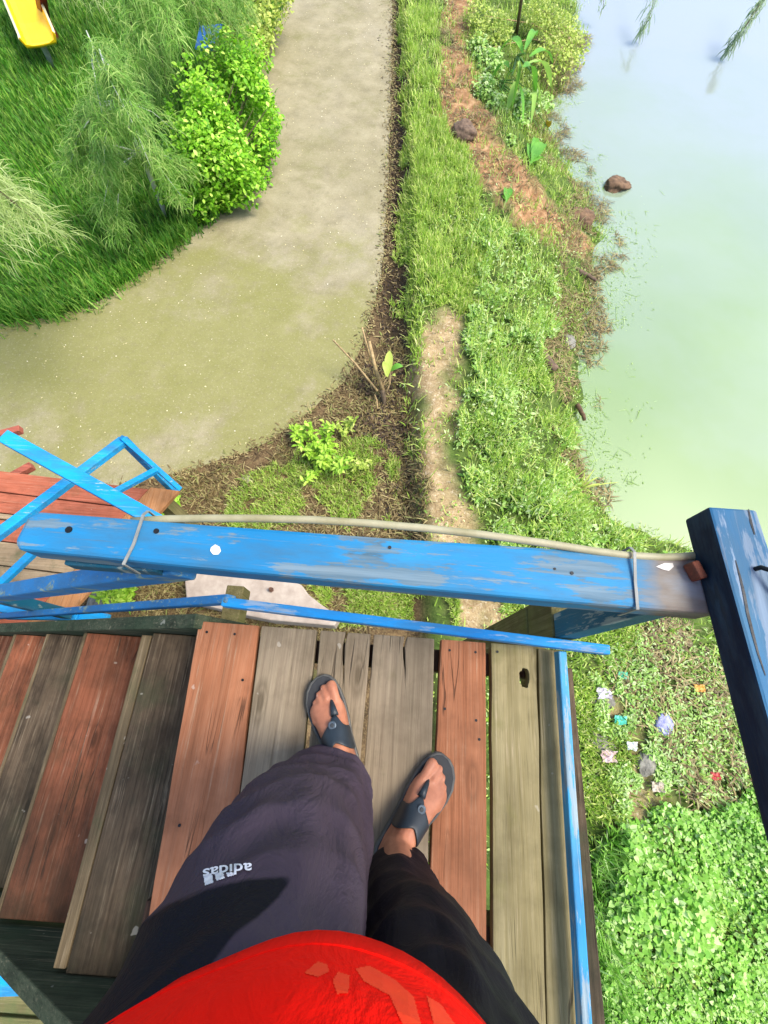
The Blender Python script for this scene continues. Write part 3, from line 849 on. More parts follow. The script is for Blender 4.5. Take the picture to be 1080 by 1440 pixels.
def board(name, x0a, x0b, x1a, x1b, mat, y1=.13, zt=DZ, th=.03, crack=None, hole=None, parent=plat, yb=None, label=None):
    """plank along Y: x0a/x1a at the front end, x0b/x1b where it was measured half a metre nearer"""
    yb = YB if yb is None else yb
    k = (y1 - yb) / (y1 + .5)
    xl, xr = x0a + (x0b - x0a) * k, x1a + (x1b - x1a) * k
    rnd = random.Random(hash(name + str(x0a)) % 1000 if False else int(abs(x0a) * 1000) + 3)
    m = 14
    left = [(x0a + (xl - x0a) * i / m + rnd.uniform(-.0016, .0016), y1 + (yb - y1) * i / m) for i in range(m + 1)]
    right = [(x1a + (xr - x1a) * i / m + rnd.uniform(-.0016, .0016), y1 + (yb - y1) * i / m) for i in range(m, -1, -1)]
    front = []
    if crack:
        cx, ln = crack
        for fx, fy in ((.0035, 0), (.003, -.25), (.004, -.5), (.0016, -.75), (0, -1), (-.001, -.75), (-.001, -.5), (-.0015, -.25), (-.002, 0)):
            front.append((cx + fx + .004 * math.sin(fy * 5), y1 + fy * ln))
    bm = bmesh.new()
    def loop(pts):
        vs = [bm.verts.new((a, b - 0.0, 0)) for a, b in pts]
        return [bm.edges.new((vs[i], vs[(i + 1) % len(vs)])) for i in range(len(vs))]
    es = loop(left + right + front)
    if hole:
        hx, hy, ra, rb = hole
        rr = random.Random(5)
        pts = []
        for i in range(18):
            a = i / 18 * 2 * math.pi
            q = rr.uniform(.85, 1.15)
            ca_, sa = math.cos(a), math.sin(a)
            pts.append((hx + ra * q * (abs(ca_) ** .7) * math.copysign(1, ca_), hy + rb * q * (abs(sa) ** .7) * math.copysign(1, sa)))
        es += loop(pts)
    r = bmesh.ops.triangle_fill(bm, edges=es, use_beauty=True)
    fc = [f for f in bm.faces]
    bmesh.ops.recalc_face_normals(bm, faces=fc)
    if fc[0].normal.z < 0: bmesh.ops.reverse_faces(bm, faces=fc)
    ex = bmesh.ops.extrude_face_region(bm, geom=bm.faces[:])
    for v in [g for g in ex['geom'] if isinstance(g, bmesh.types.BMVert)]: v.co.z -= th
    bmesh.ops.recalc_face_normals(bm, faces=bm.faces[:])
    for v in bm.verts: v.co += Vector((0, 0, zt)) - Vector(parent.location)
    me = bpy.data.meshes.new(name); bm.to_mesh(me); bm.free()
    me.materials.append(mat)
    o = bpy.data.objects.new(name, me); COL.objects.link(o); o.parent = parent
    b = o.modifiers.new('bevel', 'BEVEL'); b.width = .0022; b.segments = 2; b.limit_method = 'ANGLE'; b.angle_limit = math.radians(50)
    if label: o['label'] = label
    return o


board('deck_board', -.445, -.414, -.294, -.262, M['red'], zt=DZ, label='red stained board at the top of the stairs')
board('deck_board', -.288, -.262, -.148, -.138, M['grey'], zt=DZ - .002)
board('deck_board', -.136, -.128, -.012, -.008, M['grey'], crack=(-.072, .13), zt=DZ - .001, label='grey board split at its front end')
board('deck_board', -.001, .0, .152, .150, M['grey'], crack=(.078, .10), zt=DZ)
board('deck_board', .168, .150, .281, .272, M['red'], zt=DZ + .001, label='narrow red board among the grey ones')
board('deck_board', .296, .286, .409, .388, M['grey2'], hole=(.376, .052, .012, .022), zt=DZ, label='grey board with a dark knot hole')
board('deck_board', .414, .394, .478, .468, M['grey2'], y1=.126, zt=DZ - .004)
board('deck_board', .4815, .474, .503, .506, M['mossy'], y1=.085, zt=DZ - .012, label='narrow dark edge board')
# nails on the boards
m = MB()
for x, y in [(-.42, .105), (-.35, .105), (.19, .105), (.255, .105), (.18, -.03), (.255, -.05), (.262, -.09), (-.39, -.3), (.31, .11), (-.31, .0)]:
    m = MB(); m.tube([(x, y, DZ - .004), (x, y, DZ + .0022)], .0032, 8); m.build('nail_head', M['iron'], plat)
jm = MB(); jm.box(-.44, .475, .055, .108, DZ - .115, DZ - .034); jm.build('joist', M['darkbrown'], plat, bevel=.003)
jm = MB(); jm.box(-.44, .475, -.50, -.445, DZ - .115, DZ - .034); jm.build('joist', M['darkbrown'], plat, bevel=.003)
jm = MB(); jm.box(-.44, .475, -1.28, -1.22, DZ - .115, DZ - .034); jm.build('joist', M['darkbrown'], plat, bevel=.003)
m = MB(); m.beam((.452, -1.30, DZ - .155), (.452, .25, DZ - .155), .05, .075); m.build('bearer', M['olive'], plat, bevel=.003)
m = MB(); m.beam((-.41, -1.30, DZ - .155), (-.41, .25, DZ - .155), .05, .075); m.build('bearer', M['olive'], plat, bevel=.003)

# posts
def post(x0, x1, y0, y1, z0, z1, mat, par, bevel=.003):
    m = MB(); m.box(x0, x1, y0, y1, z0, z1); return m.build('post', mat, par, bevel=bevel)
post(.432, .488, .148, .255, -.05, 2.905, M['olive'], plat)
post(.436, .484, .146, .205, 2.907, 3.350, M['bluez'], plat)
post(-.40, -.34, .02, .09, -.05, 2.73, M['olive'], plat)
m = MB(); m.beam((-.47, .150, 3.335), (-.33, .150, 3.335), .02, .03); m.build('bracket', M['bluez'], plat, bevel=.003)
post(.43, .50, -1.33, -1.25, -.05, 3.39, M['olive'], plat)
post(-.50, -.43, -1.33, -1.25, -.05, 3.39, M['olive'], plat)

# front rail
pts = [(-.505, .146), (-.512, .158), (-.508, .196), (-.494, .204), (-.25, .2035), (0, .204), (.25, .207), (.47, .209), (.47, .128), (.25, .130), (0, .134), (-.25, .139)]
m = MB(); m.prism(pts, 3.352, 3.40)
front = m.build('front_rail', M['blue'], plat, bevel=.006)
front['label'] = 'worn blue front rail bared to the wood at its right end'
# knots and holes on the rail
m = MB()
for px, py, r in [(97, 745, .005), (220, 747, .004), (548, 770, .0025), (804, 806, .0025), (780, 800, .0018)]:
    c = P(px, py, 3.40); m = MB(); m.tube([c - Vector((0, 0, .004)), c + Vector((0, 0, .0012))], r, 10); m.build('bolt_hole', M['iron'], front)
# pale flecks (bird droppings, tape) on the rail
def fleck(pts, z, name, mat, par, th=.0012):
    m = MB(); m.prism([P(a, b, z)[:2] for a, b in pts], z + .0002, z + th); return m.build(name, mat, par)
M['white'] = plain_mat('chalky_white', '#d8d4cc', '#bdb8ae', .8, 30)
fleck([(297, 770), (303, 766), (309, 769), (311, 775), (307, 780), (300, 780), (296, 775)], 3.40, 'chalk_spot', M['white'], front)
fleck([(922, 797), (934, 792), (945, 792), (947, 797), (940, 803), (932, 801)], 3.40, 'chalk_spot', M['white'], front)
# side rail on top of it
a, b = Vector((.479, .268, 3.425)), Vector((.562, -1.33, 3.425))
d = (b - a).normalized(); s = Vector((-d.y, d.x, 0))
m = MB()
hw = .0335
pts = [a + s * hw + d * .003, a - s * hw, b - s * hw, b + s * hw]
sub_ = []
for q in range(4):
    p0, p1 = pts[q], pts[(q + 1) % 4]
    kk = 12 if q in (1, 3) else 1
    sub_ += [tuple(p0.lerp(p1, t / kk))[:2] for t in range(kk)]
m.prism(sub_, 3.4005, 3.452)
M['shadeside'] = paint_mat('shaded_blue_side', '#0a1626', '#10263c', ('#2a3238', '#14181c'), 1, .35, 8.2)  # rail sides darkened in the paint colour to imitate their shade
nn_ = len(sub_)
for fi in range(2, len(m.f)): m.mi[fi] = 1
side = m.build('side_rail', [M['bluey'], M['shadeside']], plat, bevel=.004)
# bent nail and drying cracks on the side rail
m = MB()
c = P(1062, 800, 3.452)
pp = [c + Vector((0, 0, -.006)), c + Vector((.001, 0, .008)), c + Vector((.006, -.006, .016)), c + Vector((.012, -.017, .016)), c + Vector((.015, -.028, .010)), c + Vector((.016, -.036, .001))]
m.tube(pp, .0032, 8)
m.build('hook_nail', M['iron'], side, smooth=True)
m = MB()
def crack_strip(pix, z, w):
    q = [P(x, y, z) for x, y in pix]
    n_ = len(q)
    vs = []
    for i, p_ in enumerate(q):
        dd = (q[min(i + 1, n_ - 1)] - q[max(i - 1, 0)]).normalized(); ss = Vector((-dd.y, dd.x, 0))
        ww = w * math.sin(math.pi * (i + .4) / (n_ - .2)) / 2 + .0002
        vs += [p_ + ss * ww + Vector((0, 0, .0007)), p_ - ss * ww + Vector((0, 0, .0007))]
    m.add(vs, [(2 * i, 2 * i + 1, 2 * i + 3, 2 * i + 2) for i in range(n_ - 1)])
crack_strip([(1034, 788), (1040, 810), (1046, 835), (1051, 862), (1058, 890), (1066, 920), (1076, 950)], 3.452, .0035)
crack_strip([(1052, 716), (1056, 735), (1061, 752)], 3.452, .003)
m.build('drying_crack', M['iron'], side)
M['rust'] = plain_mat('rust_brown_wood', '#7a3c22', '#4a2616', .8, 30, .4)
m = MB(); m.beam((.434, .196, 3.412), (.4425, .172, 3.412), .012, .022); m.build('end_block', M['rust'], plat, bevel=.003)

# low bars just above the deck
m = MB(); m.beam((-.372, .171, 2.917), (.556, .126, 2.917), .022, .03); lowf = m.build('low_front_bar', M['bluebar'], plat, bevel=.003)
m = MB(); m.beam((.4545, .118, 2.886), (.436, -1.30, 2.886), .020, .032); m.build('low_side_bar', M['bluebary'], plat, bevel=.003)

# ------------------------------------------------------------------ cable strapped to the front rail
cab = empty('cable', (0, .2, 3.40), 'pale dusty cable strapped along the far edge of the blue front rail', 'cable')
pix = [(186, 733), (230, 730), (290, 729), (360, 729), (440, 731), (520, 736), (600, 743), (680, 752), (760, 763), (830, 774), (880, 781), (930, 784), (960, 783), (980, 781)]
pts = [P(x, y, 3.40 + dz) for (x, y), dz in zip(pix, (-.012, -.004, .0, .003, .004, .004, .004, .004, .003, .001, -.002, -.002, .0, .0))]
m = MB(); m.tube(pts, .0058, 10); m.build('cable_sheath', M['cable'], cab, smooth=True)
def strap_tie(x, sk):
    m = MB()
    h = .0032
    ye = .1372 if x < 0 else .1288
    path = [(x - sk * .6, ye - .003, 3.354), (x - sk * .5, ye - .002, 3.4025), (x, .165, 3.4030), (x + sk * .4, .207, 3.409), (x + sk * .4, .2165, 3.40), (x + sk * .4, .2165, 3.35)]
    for a, b in zip(path[:-1], path[1:]):
        m.beam(a, b, .0014, .0042, up=(1, 0, 0))
    return m.build('strap', M['tie'], cab)
strap_tie(-.345, .012); strap_tie(.357, .004)

# ------------------------------------------------------------------ stairs down to the left
stair = empty('staircase', (-.45, 0, DZ), 'steep timber stair of dark mossy and red treads dropping left from the platform', 'stairs')
RISE = .18
nos = [-.665, -.945, -1.19, -1.445, -1.70, -1.955, -2.21]
mats = [M['mossy'], M['redtread'], M['mossy'], M['redtread'], M['red2'], M['mossy'], M['redtread']]
for i, x in enumerate(nos):
    z = DZ - RISE * (i + 1)
    xr = (nos[i - 1] if i else -.445) + .055
    m = MB()
    if i == 0:
        m.box(x + .026, xr, -.64, .108, z - .032, z)
        t_ = m.build('tread', mats[i], stair, bevel=.003)
        m = MB(); m.box(x - .004, x + .024, -.632, .100, z - .036, z + .001); m.build('nosing_strip', M['pale_edge'], t_, bevel=.002)
    elif i == 1:
        m.box(x + .008, x + .215, -.628, .107, z - .03, z); t_ = m.build('tread', mats[i], stair, bevel=.003)
        m = MB(); m.box(x - .004, x + .0065, -.628, .108, z - .034, z - .002); m.build('nosing_strip', M['pale_edge'], t_, bevel=.002)
        m = MB(); m.box(x + .218, xr, -.628, .107, z - .03, z - .002); m.build('back_plank', M['darkbrown'], t_, bevel=.002)
    else:
        m.box(x + .008, xr, -.632, .107, z - .03, z); t_ = m.build('tread', mats[i], stair, bevel=.003)
        m = MB(); m.box(x - .005, x + .0065, -.63, .106, z - .034, z - .002); m.build('nosing_strip', M['pale_edge'], t_, bevel=.002)
    # riser plank set back under the tread above
    m = MB(); m.box(xr - .03, xr - .012, -.62, .095, z + .001, z + RISE - .036); m.build('riser', M['darkbrown'], stair, bevel=.002)
sl = RISE / .257
def sz(x): return DZ - RISE - .0 + (x + .665) * sl
m = MB(); m.beam((-.40, .128, sz(-.40) - .055), (-2.45, .128, sz(-2.45) - .055), .036, .17); m.build('stringer', M['stringer'], stair, bevel=.003)
m = MB(); m.beam((-.40, -.662, sz(-.40) - .055), (-2.45, -.662, sz(-2.45) - .055), .036, .17); m.build('stringer', M['stringer'], stair, bevel=.003)
def srail(x0, z0, x1, y, y1, w, h, mat, name):
    m = MB(); m.beam((x0, y, z0), (x1, y1, z0 + (x1 - x0) * sl), w, h); return m.build(name, mat, stair, bevel=.004)
srail(-.30, 3.325, -2.4, .157, .157, .034, .045, M['bluestair'], 'stair_handrail')
srail(-.352, 2.925, -2.4, .178, .178, .022, .03, M['bluestair'], 'stair_low_rail')
for x in (-1.30, -2.2):
    m = MB(); m.box(x - .022, x + .022, .186, .226, sz(x) - .15, sz(x) + .62); m.build('baluster', M['bluez'], stair, bevel=.003)
for y in (.19,):
    m = MB(); m.box(-2.36, -2.29, y, y + .05, -.05, sz(-2.3)); m.build('post', M['olive'], stair, bevel=.003)
m = MB(); m.box(-2.36, -2.29, -.73, -.68, -.05, sz(-2.3)); m.build('post', M['olive'], stair, bevel=.003)

# ------------------------------------------------------------------ lower landing
LZ = 1.38
land = empty('stair_landing', (-2.2, .6, LZ), 'low red and tan plank landing with bright blue rails beside the concrete path', 'landing')
front_l, front_r = P(-260, 630, LZ), P(250, 692, LZ)
back_r = P(108, 852, LZ)
ex = (front_r - front_l).normalized(); L1 = (front_r - front_l).length
eb = (back_r - front_r); Lb = eb.length; eb = eb / Lb
wd = [.16, .15, .045, .15, .16, .15, .16, .15]
seq = ['redx', 'redx', 'greyx', 'redx', 'greyx', 'greyx', 'redx', 'redx']
t = 0
for k, (w_, s_) in enumerate(zip(wd, seq)):
    a0, a1 = front_r + eb * (t + .004), front_r + eb * (t + w_ - .004)
    t += w_
    m = MB(); m.prism([tuple(q)[:2] for q in (a0 - ex * .19, a1 - ex * .19, a1 - ex * L1, a0 - ex * L1)], LZ - .03 - .002 * (k % 2), LZ - .002 * (k % 2))
    m.build('landing_plank', M[s_], land, bevel=.003)
m = MB(); q = [front_r + eb * -.01, front_r + eb * (t + .02), front_r + eb * (t + .02) - ex * .185, front_r + eb * -.01 - ex * .185]
m.prism([tuple(p_)[:2] for p_ in q], LZ - .028, LZ + .004); m.build('edge_plank', M['orangex'], land, bevel=.003)
for q in (front_r - ex * .1 + eb * .05, front_r + eb * (t - .05) - ex * .1, front_r + eb * .05 - ex * 1.6, front_r + eb * (t - .05) - ex * 1.6):
    m = MB(); m.box(q.x - .04, q.x + .04, q.y - .04, q.y + .04, -.05, LZ - .035); m.build('post', M['olive'], land, bevel=.003)
def lrail(p0, z0, p1, z1, w, h, name='landing_rail', mat=None):
    m = MB(); m.beam(P(p0[0], p0[1], z0), P(p1[0], p1[1], z1), w, h); return m.build(name, mat or M['bluelow'], land, bevel=.004)
lrail((8, 615), 2.25, (255, 752), 2.25, .062, .045, 'landing_handrail')
lrail((-60, 795), 1.9, (174, 620), 1.9, .05, .04)
lrail((171, 615), 1.93, (252, 687), 1.55, .028, .05)
lrail((158, 694), 1.70, (222, 660), 1.74, .032, .03)
lrail((-30, 850), 1.62, (60, 765), 1.8, .04, .03)
m = MB(); a_ = P(172, 617, 1.90); m.box(a_.x - .02, a_.x + .02, a_.y - .02, a_.y + .02, 1.2, 1.895); m.build('rail_post', M['bluelow'], land, bevel=.003)
lrail((-20, 850), 2.0, (152, 872), 2.0, .05, .03)
lrail((10, 866), 2.06, (110, 868), 2.02, .03, .025)
M['pink'] = wood_mat('faded_red_frame', '#b86a58', '#a05848', '#6a3c30', 0, 0.0, stain=.3, seed=1.9)
fr = empty('timber_rack', P(10, 690, .9), 'faded red timber frame at the far left of the landing', 'rack')
for (p0, p1) in (((-90, 730), (46, 655)), ((-20, 690), (60, 742)), ((0, 612), (30, 604))):
    m = MB(); m.beam(P(*p0, 1.15), P(*p1, 1.15), .05, .05); m.build('frame_bar', M['pink'], fr, bevel=.004)

# lower left, under the stair: another blue rail on a plank bench
low = empty('lower_walkway', P(20, 1420, 1.0), 'mossy plank walkway with a blue bar under the stair', 'walkway')
M['mossx'] = wood_mat('mossy_plank', '#8d8257', '#6f6844', '#3f4026', 0, 0.5, '#4f6238', stain=.4, seed=5.7)
for k, (y0, mt) in enumerate(((-1.10, 'darkbrown'), (-1.36, 'mossx'), (-1.62, 'mossx'), (-1.88, 'mossx'), (-2.14, 'mossx'))):
    m = MB(); m.box(-2.6, -.9, y0 - .245, y0, .97 - .002 * (k % 2), 1.0 - .002 * (k % 2)); m.build('walkway_plank', M[mt], low, bevel=.004)
m = MB(); m.beam(P(-160, 1388, 1.25), P(78, 1380, 1.25), .075, .05); m.build('blue_bar', M['bluelow'], low, bevel=.004)
for x, y in ((-2.5, -1.2), (-1.0, -1.2), (-2.5, -2.3), (-1.0, -2.3)):
    m = MB(); m.box(x - .04, x + .04, y - .04, y + .04, -.05, .965); m.build('post', M['olive'], low, bevel=.003)
m = MB(); m.box(-1.05, -.95, -1.30, -1.24, .998, 1.22); m.build('blue_bar_block', M['bluelow'], low, bevel=.004)
# ================================================================== the person
SK = NT('skin')
g_ = SK.noise(30, 4, .6)
c_ = SK.mix(SK.ramp(g_, [(0.35, 0.0), (0.7, 1.0)]), hexc('#9c6248'), hexc('#b87a5c'))
SK.done(c_, .5, SK.bump(SK.noise(160, 3, .6), .15, .002), Subsurface_Weight=.12, Subsurface_Scale=.01, Specular_IOR_Level=.35)
M['skin'] = SK.mat
SK.bsdf.inputs['Subsurface Radius'].default_value = (1.0, .35, .2)
M['nail'] = plain_mat('toenail', '#c99a86', '#d4a896', .3, 20, 0)
def cloth(name, c1, c2, rough, weave=900, bumpy=.25, sheen=.3):
    n = NT(name)
    f = n.noise(5, 4, .55)
    col = n.mix(n.ramp(f, [(0.35, 0.0), (0.7, 1.0)]), hexc(c1), hexc(c2))
    w = n.noise(weave, 2, .5)
    b = n.bump(w, .25, .0008)
    b = n.bump(n.noise(1.0, 5, .6, n.mapping((16, 16, 7)), 1.2), bumpy, .02, b)
    b = n.bump(n.noise(1.0, 3, .55, n.mapping((34, 34, 60), (3, 1, 2), (.5, .4, 0)), .8), bumpy * .25, .006, b)
    return n.done(col, rough, b, Sheen_Weight=0.0, Specular_IOR_Level=.12)
M['trouser'] = cloth('grey_violet_fabric', '#3a303b', '#483d49', .62, bumpy=.5)
M['leg_shade'] = cloth('shaded_leg_fabric', '#131018', '#1a1620', .6, bumpy=.3)  # darker copy of the trouser cloth, painting in the right leg's shade
def fold_shade_cloth():
    t_ = M['trouser'].node_tree; b_ = [x for x in t_.nodes if x.type == 'BSDF_PRINCIPLED'][0]
    src = b_.inputs['Base Color'].links[0].from_socket
    a_ = t_.nodes.new('ShaderNodeAttribute'); a_.attribute_name = 'fold_shade'  # mask for the painted fold shade on the left thigh
    r_ = t_.nodes.new('ShaderNodeMapRange'); r_.inputs[1].default_value = .3; r_.inputs[2].default_value = .7
    t_.links.new(a_.outputs['Fac'], r_.inputs[0])
    mx_ = t_.nodes.new('ShaderNodeMix'); mx_.data_type = 'RGBA'; mx_.inputs[7].default_value = hexc('#14131d')
    t_.links.new(r_.outputs[0], mx_.inputs[0]); t_.links.new(src, mx_.inputs[6]); t_.links.new(mx_.outputs[2], b_.inputs['Base Color'])
fold_shade_cloth()
M['red_cloth'] = cloth('red_shirt_fabric', '#ff0c02', '#ff1405', .85, bumpy=.40, sheen=.1)
M['print'] = plain_mat('orange_print', '#ff3c02', '#ff3402', .85, 60, .1)
M['white_print'] = plain_mat('white_print', '#e6e4ea', '#d2d0d8', .6, 90, .2)
M['sole'] = plain_mat('black_footbed', '#0e1014', '#191c21', .6, 30, .1)
M['rim'] = plain_mat('worn_sole_edge', '#3c3b38', '#56544d', .6, 30, .2)
M['strap'] = plain_mat('slate_rubber_strap', '#161e25', '#212b33', .5, 18, .05)
M['buckle'] = plain_mat('dull_buckle', '#56636e', '#434f5a', .3, 40, .05, Metallic=.5)
M['hair'] = plain_mat('black_hair', '#0d0b0a', '#1a1614', .5, 60, .6)

person = empty('person', (-.02, -.3, DZ), 'person standing at the rail in grey track trousers, red shirt and dark sandals', 'person')
SOLE = .024
class Foot:
    def __init__(s, toe, direc, inner):
        s.d = Vector((direc[0], direc[1], 0)).normalized()
        s.r = Vector((s.d.y, -s.d.x, 0))
        s.inner = inner                     # +1: the big toe lies on the +r side
        s.heel = Vector((toe[0], toe[1], 0)) - s.d * .252 * s.SC
    SC = .92
    def w(s, u, v, z):
        u, v, z = u * s.SC, v * s.SC, z * s.SC
        return s.heel + s.d * u + s.r * (v * s.inner) + Vector((0, 0, DZ + z))
    RING = [(0.004, .000, .014, .030), (.02, .001, .026, .062), (.05, .001, .031, .092), (.085, .001, .032, .090), (.115, .002, .034, .078), (.14, .003, .038, .064), (.165, .003, .042, .049), (.185, .002, .043, .038), (.20, .001, .041, .029), (.208, .0, .036, .024)]
    def h(s, u, v):
        U_ = [r[0] for r in s.RING]
        c = np.interp(u, U_, [r[1] for r in s.RING]); w = np.interp(u, U_, [r[2] for r in s.RING]); H = np.interp(u, U_, [r[3] for r in s.RING])
        q = min(1.0, abs((v - c) / w))
        return SOLE + H * (1 - q ** 2.4) ** .5
    def mesh(s, m):
        rings = []
        for u, c, w, H in s.RING:
            ring = []
            for k in range(20):
                a = 2 * math.pi * k / 20
                ca_, sa = math.cos(a), math.sin(a)
                v = c + w * math.copysign(abs(ca_) ** .8, ca_)
                z = SOLE + (H * max(sa, 0) ** .8 if sa >= 0 else .001 * sa)
                ring.append(s.w(u, v, z))
            rings.append(ring)
        m.loft(rings)
        # toes: root, knuckle, tip
        for v, tip, r, bend in ((.029, .248, .0122, .004), (.0085, .246, .0082, .008), (-.0075, .235, .0078, .008), (-.0215, .220, .0074, .008), (-.034, .203, .0072, .007)):
            b0 = s.w(.165, v * .95, SOLE + .014); k1 = s.w(tip - .033, v * 1.02, SOLE + .012 + bend); k2 = s.w(tip - .014, v * 1.02, SOLE + r * .95 + bend * .3); k3 = s.w(tip, v * 1.0, SOLE + r * .8)
            m.tube([b0, k1, k2, k3.lerp(k2, .25), k3], [r * 1.0, r * .95, r * 1.08, r * .9, r * .35], 12)
    def nails(s, par):
        for v, tip, r, bend in ((.029, .248, .0122, .004), (.0085, .246, .0082, .008), (-.0075, .235, .0078, .008), (-.0215, .220, .0074, .008), (-.034, .203, .0072, .007)):
            m = MB(); c = s.w(tip - .0105, v * 1.02, SOLE + r * 1.72 + bend * .25)
            m.ball((0, 0, 0), (r * .62, r * .75, .0016), 12, 6)
            R = Matrix(((s.r.x, s.d.x, 0), (s.r.y, s.d.y, 0), (0, 0, 1)))
            m.v = [tuple(c + R @ (Matrix.Rotation(-.32, 3, 'X') @ Vector(p))) for p in m.v]
            m.build('toenail', M['nail'], par, smooth=True)
    def sandal(s, par):
        # outline of the sole
        O = [(-.006, 0, .016), (.0, 0, .024), (.02, 0, .034), (.06, 0, .037), (.11, 0, .040), (.15, .000, .047), (.19, .000, .050), (.22, .001, .048), (.245, .004, .040), (.262, .007, .027), (.270, .009, .013)]
        outl = [s.w(u, c - w, 0) for u, c, w in O] + [s.w(u, c + w, 0) for u, c, w in O[::-1]]
        m = MB(); m.prism([tuple(p)[:2] for p in outl], DZ + .001, DZ + .0235 * s.SC)
        so = m.build('sandal', M['rim'], par, bevel=.004)
        inl = [s.w(u * .97 + .004, c - w + .0045, 0) for u, c, w in O] + [s.w(u * .97 + .004, c + w - .0045, 0) for u, c, w in O[::-1]]
        m = MB(); m.prism([tuple(p)[:2] for p in inl], DZ + .0215 * s.SC, DZ + .0245 * s.SC); m.build('footbed', M['sole'], so, bevel=.001)
        # broad strap over the instep running into the toe post
        m = MB(); vs = []; nj = 17
        rows = [0, .2, .4, .6, .8, 1.0]
        for t in rows:
            for j in range(nj):
                q = -1 + 2 * j / (nj - 1)
                back = .112 - .034 * abs(q) ** 1.3
                fr = .160 + .022 * max(0, 1 - abs(q - .36) * 3.2) - .030 * abs(q - .1)
                u = back + (fr - back) * t
                wv = np.interp(u, [r[0] for r in s.RING], [r[2] for r in s.RING]) + .003
                v = .002 + q * wv
                z = s.h(u, .002 + q * (wv - .004)) + .0035
                if abs(q) > .93: z = SOLE + .003
                vs.append((s.w(u, v, z), q))
        P0 = [v for v, q in vs]
        fs = [(i * nj + j, i * nj + j + 1, (i + 1) * nj + j + 1, (i + 1) * nj + j) for i in range(len(rows) - 1) for j in range(nj - 1)]
        m.add(P0, fs)
        st = m.build('strap', M['strap'], so, smooth=True)
        md = st.modifiers.new('solid', 'SOLIDIFY'); md.thickness = .0035; md.offset = 0
        sb = st.modifiers.new('sub', 'SUBSURF'); sb.levels = sb.render_levels = 1
        pts = [s.w(.168, .0175, s.h(.168, .0175) + .004), s.w(.185, .0185, s.h(.185, .0185) + .0035), s.w(.2, .0188, SOLE + .024), s.w(.212, .019, SOLE + .010), s.w(.214, .019, SOLE)]
        m = MB(); m.tube(pts, [.009, .0065, .0045, .0042, .0042], 10); m.build('toe_post', M['strap'], so, smooth=True)
        c = s.w(.150, .006, s.h(.150, .006) + .0062)
        m = MB(); m.tube([c, c + Vector((0, 0, .0035))], [.0095, .0085], 16); bk = m.build('buckle', M['buckle'], so, bevel=.0008)
        m = MB(); m.tube([c + Vector((0, 0, .003)), c + Vector((0, 0, .0048))], [.0045, .004], 12); m.build('button', M['strap'], so, bevel=.0005)
        return so

lf = Foot((-.124, .004), (-.44, .90), +1)
rf = Foot((.180, -.146), (.56, .83), -1)
body = MB()
def limb(pts, rad): body.tube(pts, rad, 14)
for ft, knee, hip in ((lf, (-.095, -.215, 3.25), (-.11, -.33, 3.64)), (rf, (.085, -.325, 3.25), (.06, -.36, 3.64))):
    ft.mesh(body)
    an = ft.w(.052, .001, .10)
    limb([ft.w(.05, 0, .05), an, an.lerp(Vector(knee), .45) + Vector((0, -.012, 0)), knee, Vector(knee).lerp(Vector(hip), .5), hip], [.030, .032, .048, .046, .062, .075])
CX, CY = -.035, -.345
def ell(cx, cy, z, a, b, n=28): return [(cx + a * math.cos(2 * math.pi * k / n), cy + b * math.sin(2 * math.pi * k / n), z) for k in range(n)]
body.loft([ell(-.03, CY - .01, 3.56, .10, .08), ell(-.035, CY, 3.62, .145, .105), ell(CX, CY, 3.72, .145, .10), ell(CX, CY - .01, 3.85, .135, .095), ell(CX, CY - .02, 4.0, .15, .10), ell(CX, CY - .03, 4.12, .165, .095), ell(CX, CY - .035, 4.20, .14, .075), ell(CX, CY - .03, 4.235, .07, .055)])
limb([(CX, CY - .035, 4.20), (CX, CY - .02, 4.27), (CX, CY - .01, 4.33)], [.06, .052, .052])
# head, turned down to the rail
hc = Vector((CX, CY + .02, 4.40))
body.ball(hc, (.072, .088, .105), 24, 16)
body.ball(hc + Vector((0, .045, -.055)), (.052, .045, .05), 18, 12)
body.tube([hc + Vector((0, .083, .02)), hc + Vector((0, .098, -.008)), hc + Vector((0, .106, -.022)), hc + Vector((0, .085, -.034))], [.006, .009, .013, .008], 10)
for sx in (-1, 1):
    body.ball(hc + Vector((sx * .073, -.002, -.005)), (.010, .018, .030), 12, 8)
    body.ball(hc + Vector((sx * .028, .078, .016)), (.013, .008, .009), 12, 8)
body.tube([hc + Vector((-.022, .082, -.058)), hc + Vector((0, .09, -.057)), hc + Vector((.022, .082, -.058))], [.003, .006, .003], 8)
# arms raised to hold the view
for sx in (-1, 1):
    sh = Vector((CX + sx * .165, CY - .03, 4.175)); el = Vector((CX + sx * .235, CY + .03, 3.985)); wr = Vector((sx * .085, -.105, 4.055))
    limb([sh, sh.lerp(el, .5), el, el.lerp(wr, .35), wr], [.048, .042, .036, .036, .024])
    hd = Vector((-sx * .18, .92, .1)).normalized(); up = Vector((0, 0, 1))
    body.ball(wr + hd * .045, (.028, .045, .016), 16, 10)
    for j in range(4):
        off = Vector((sx * (-.021 + .014 * j), 0, 0)); ln = (.058, .066, .062, .048)[j]
        b0 = wr + hd * .078 + off
        body.tube([b0, b0 + hd * ln * .45 + up * .006, b0 + hd * ln * .75 + up * .000, b0 + hd * ln * .85 - up * .014], [.0085, .0078, .0072, .006], 10)
    th = wr + hd * .035 + Vector((-sx * .024, 0, 0))
    body.tube([th, th + Vector((-sx * .018, .022, .008)), th + Vector((-sx * .016, .048, .012))], [.011, .0095, .0075], 10)
tmp = body.build('person_body_source', M['skin'])
rm = tmp.modifiers.new('remesh', 'REMESH'); rm.mode = 'VOXEL'; rm.voxel_size = .0033; rm.use_smooth_shade = True
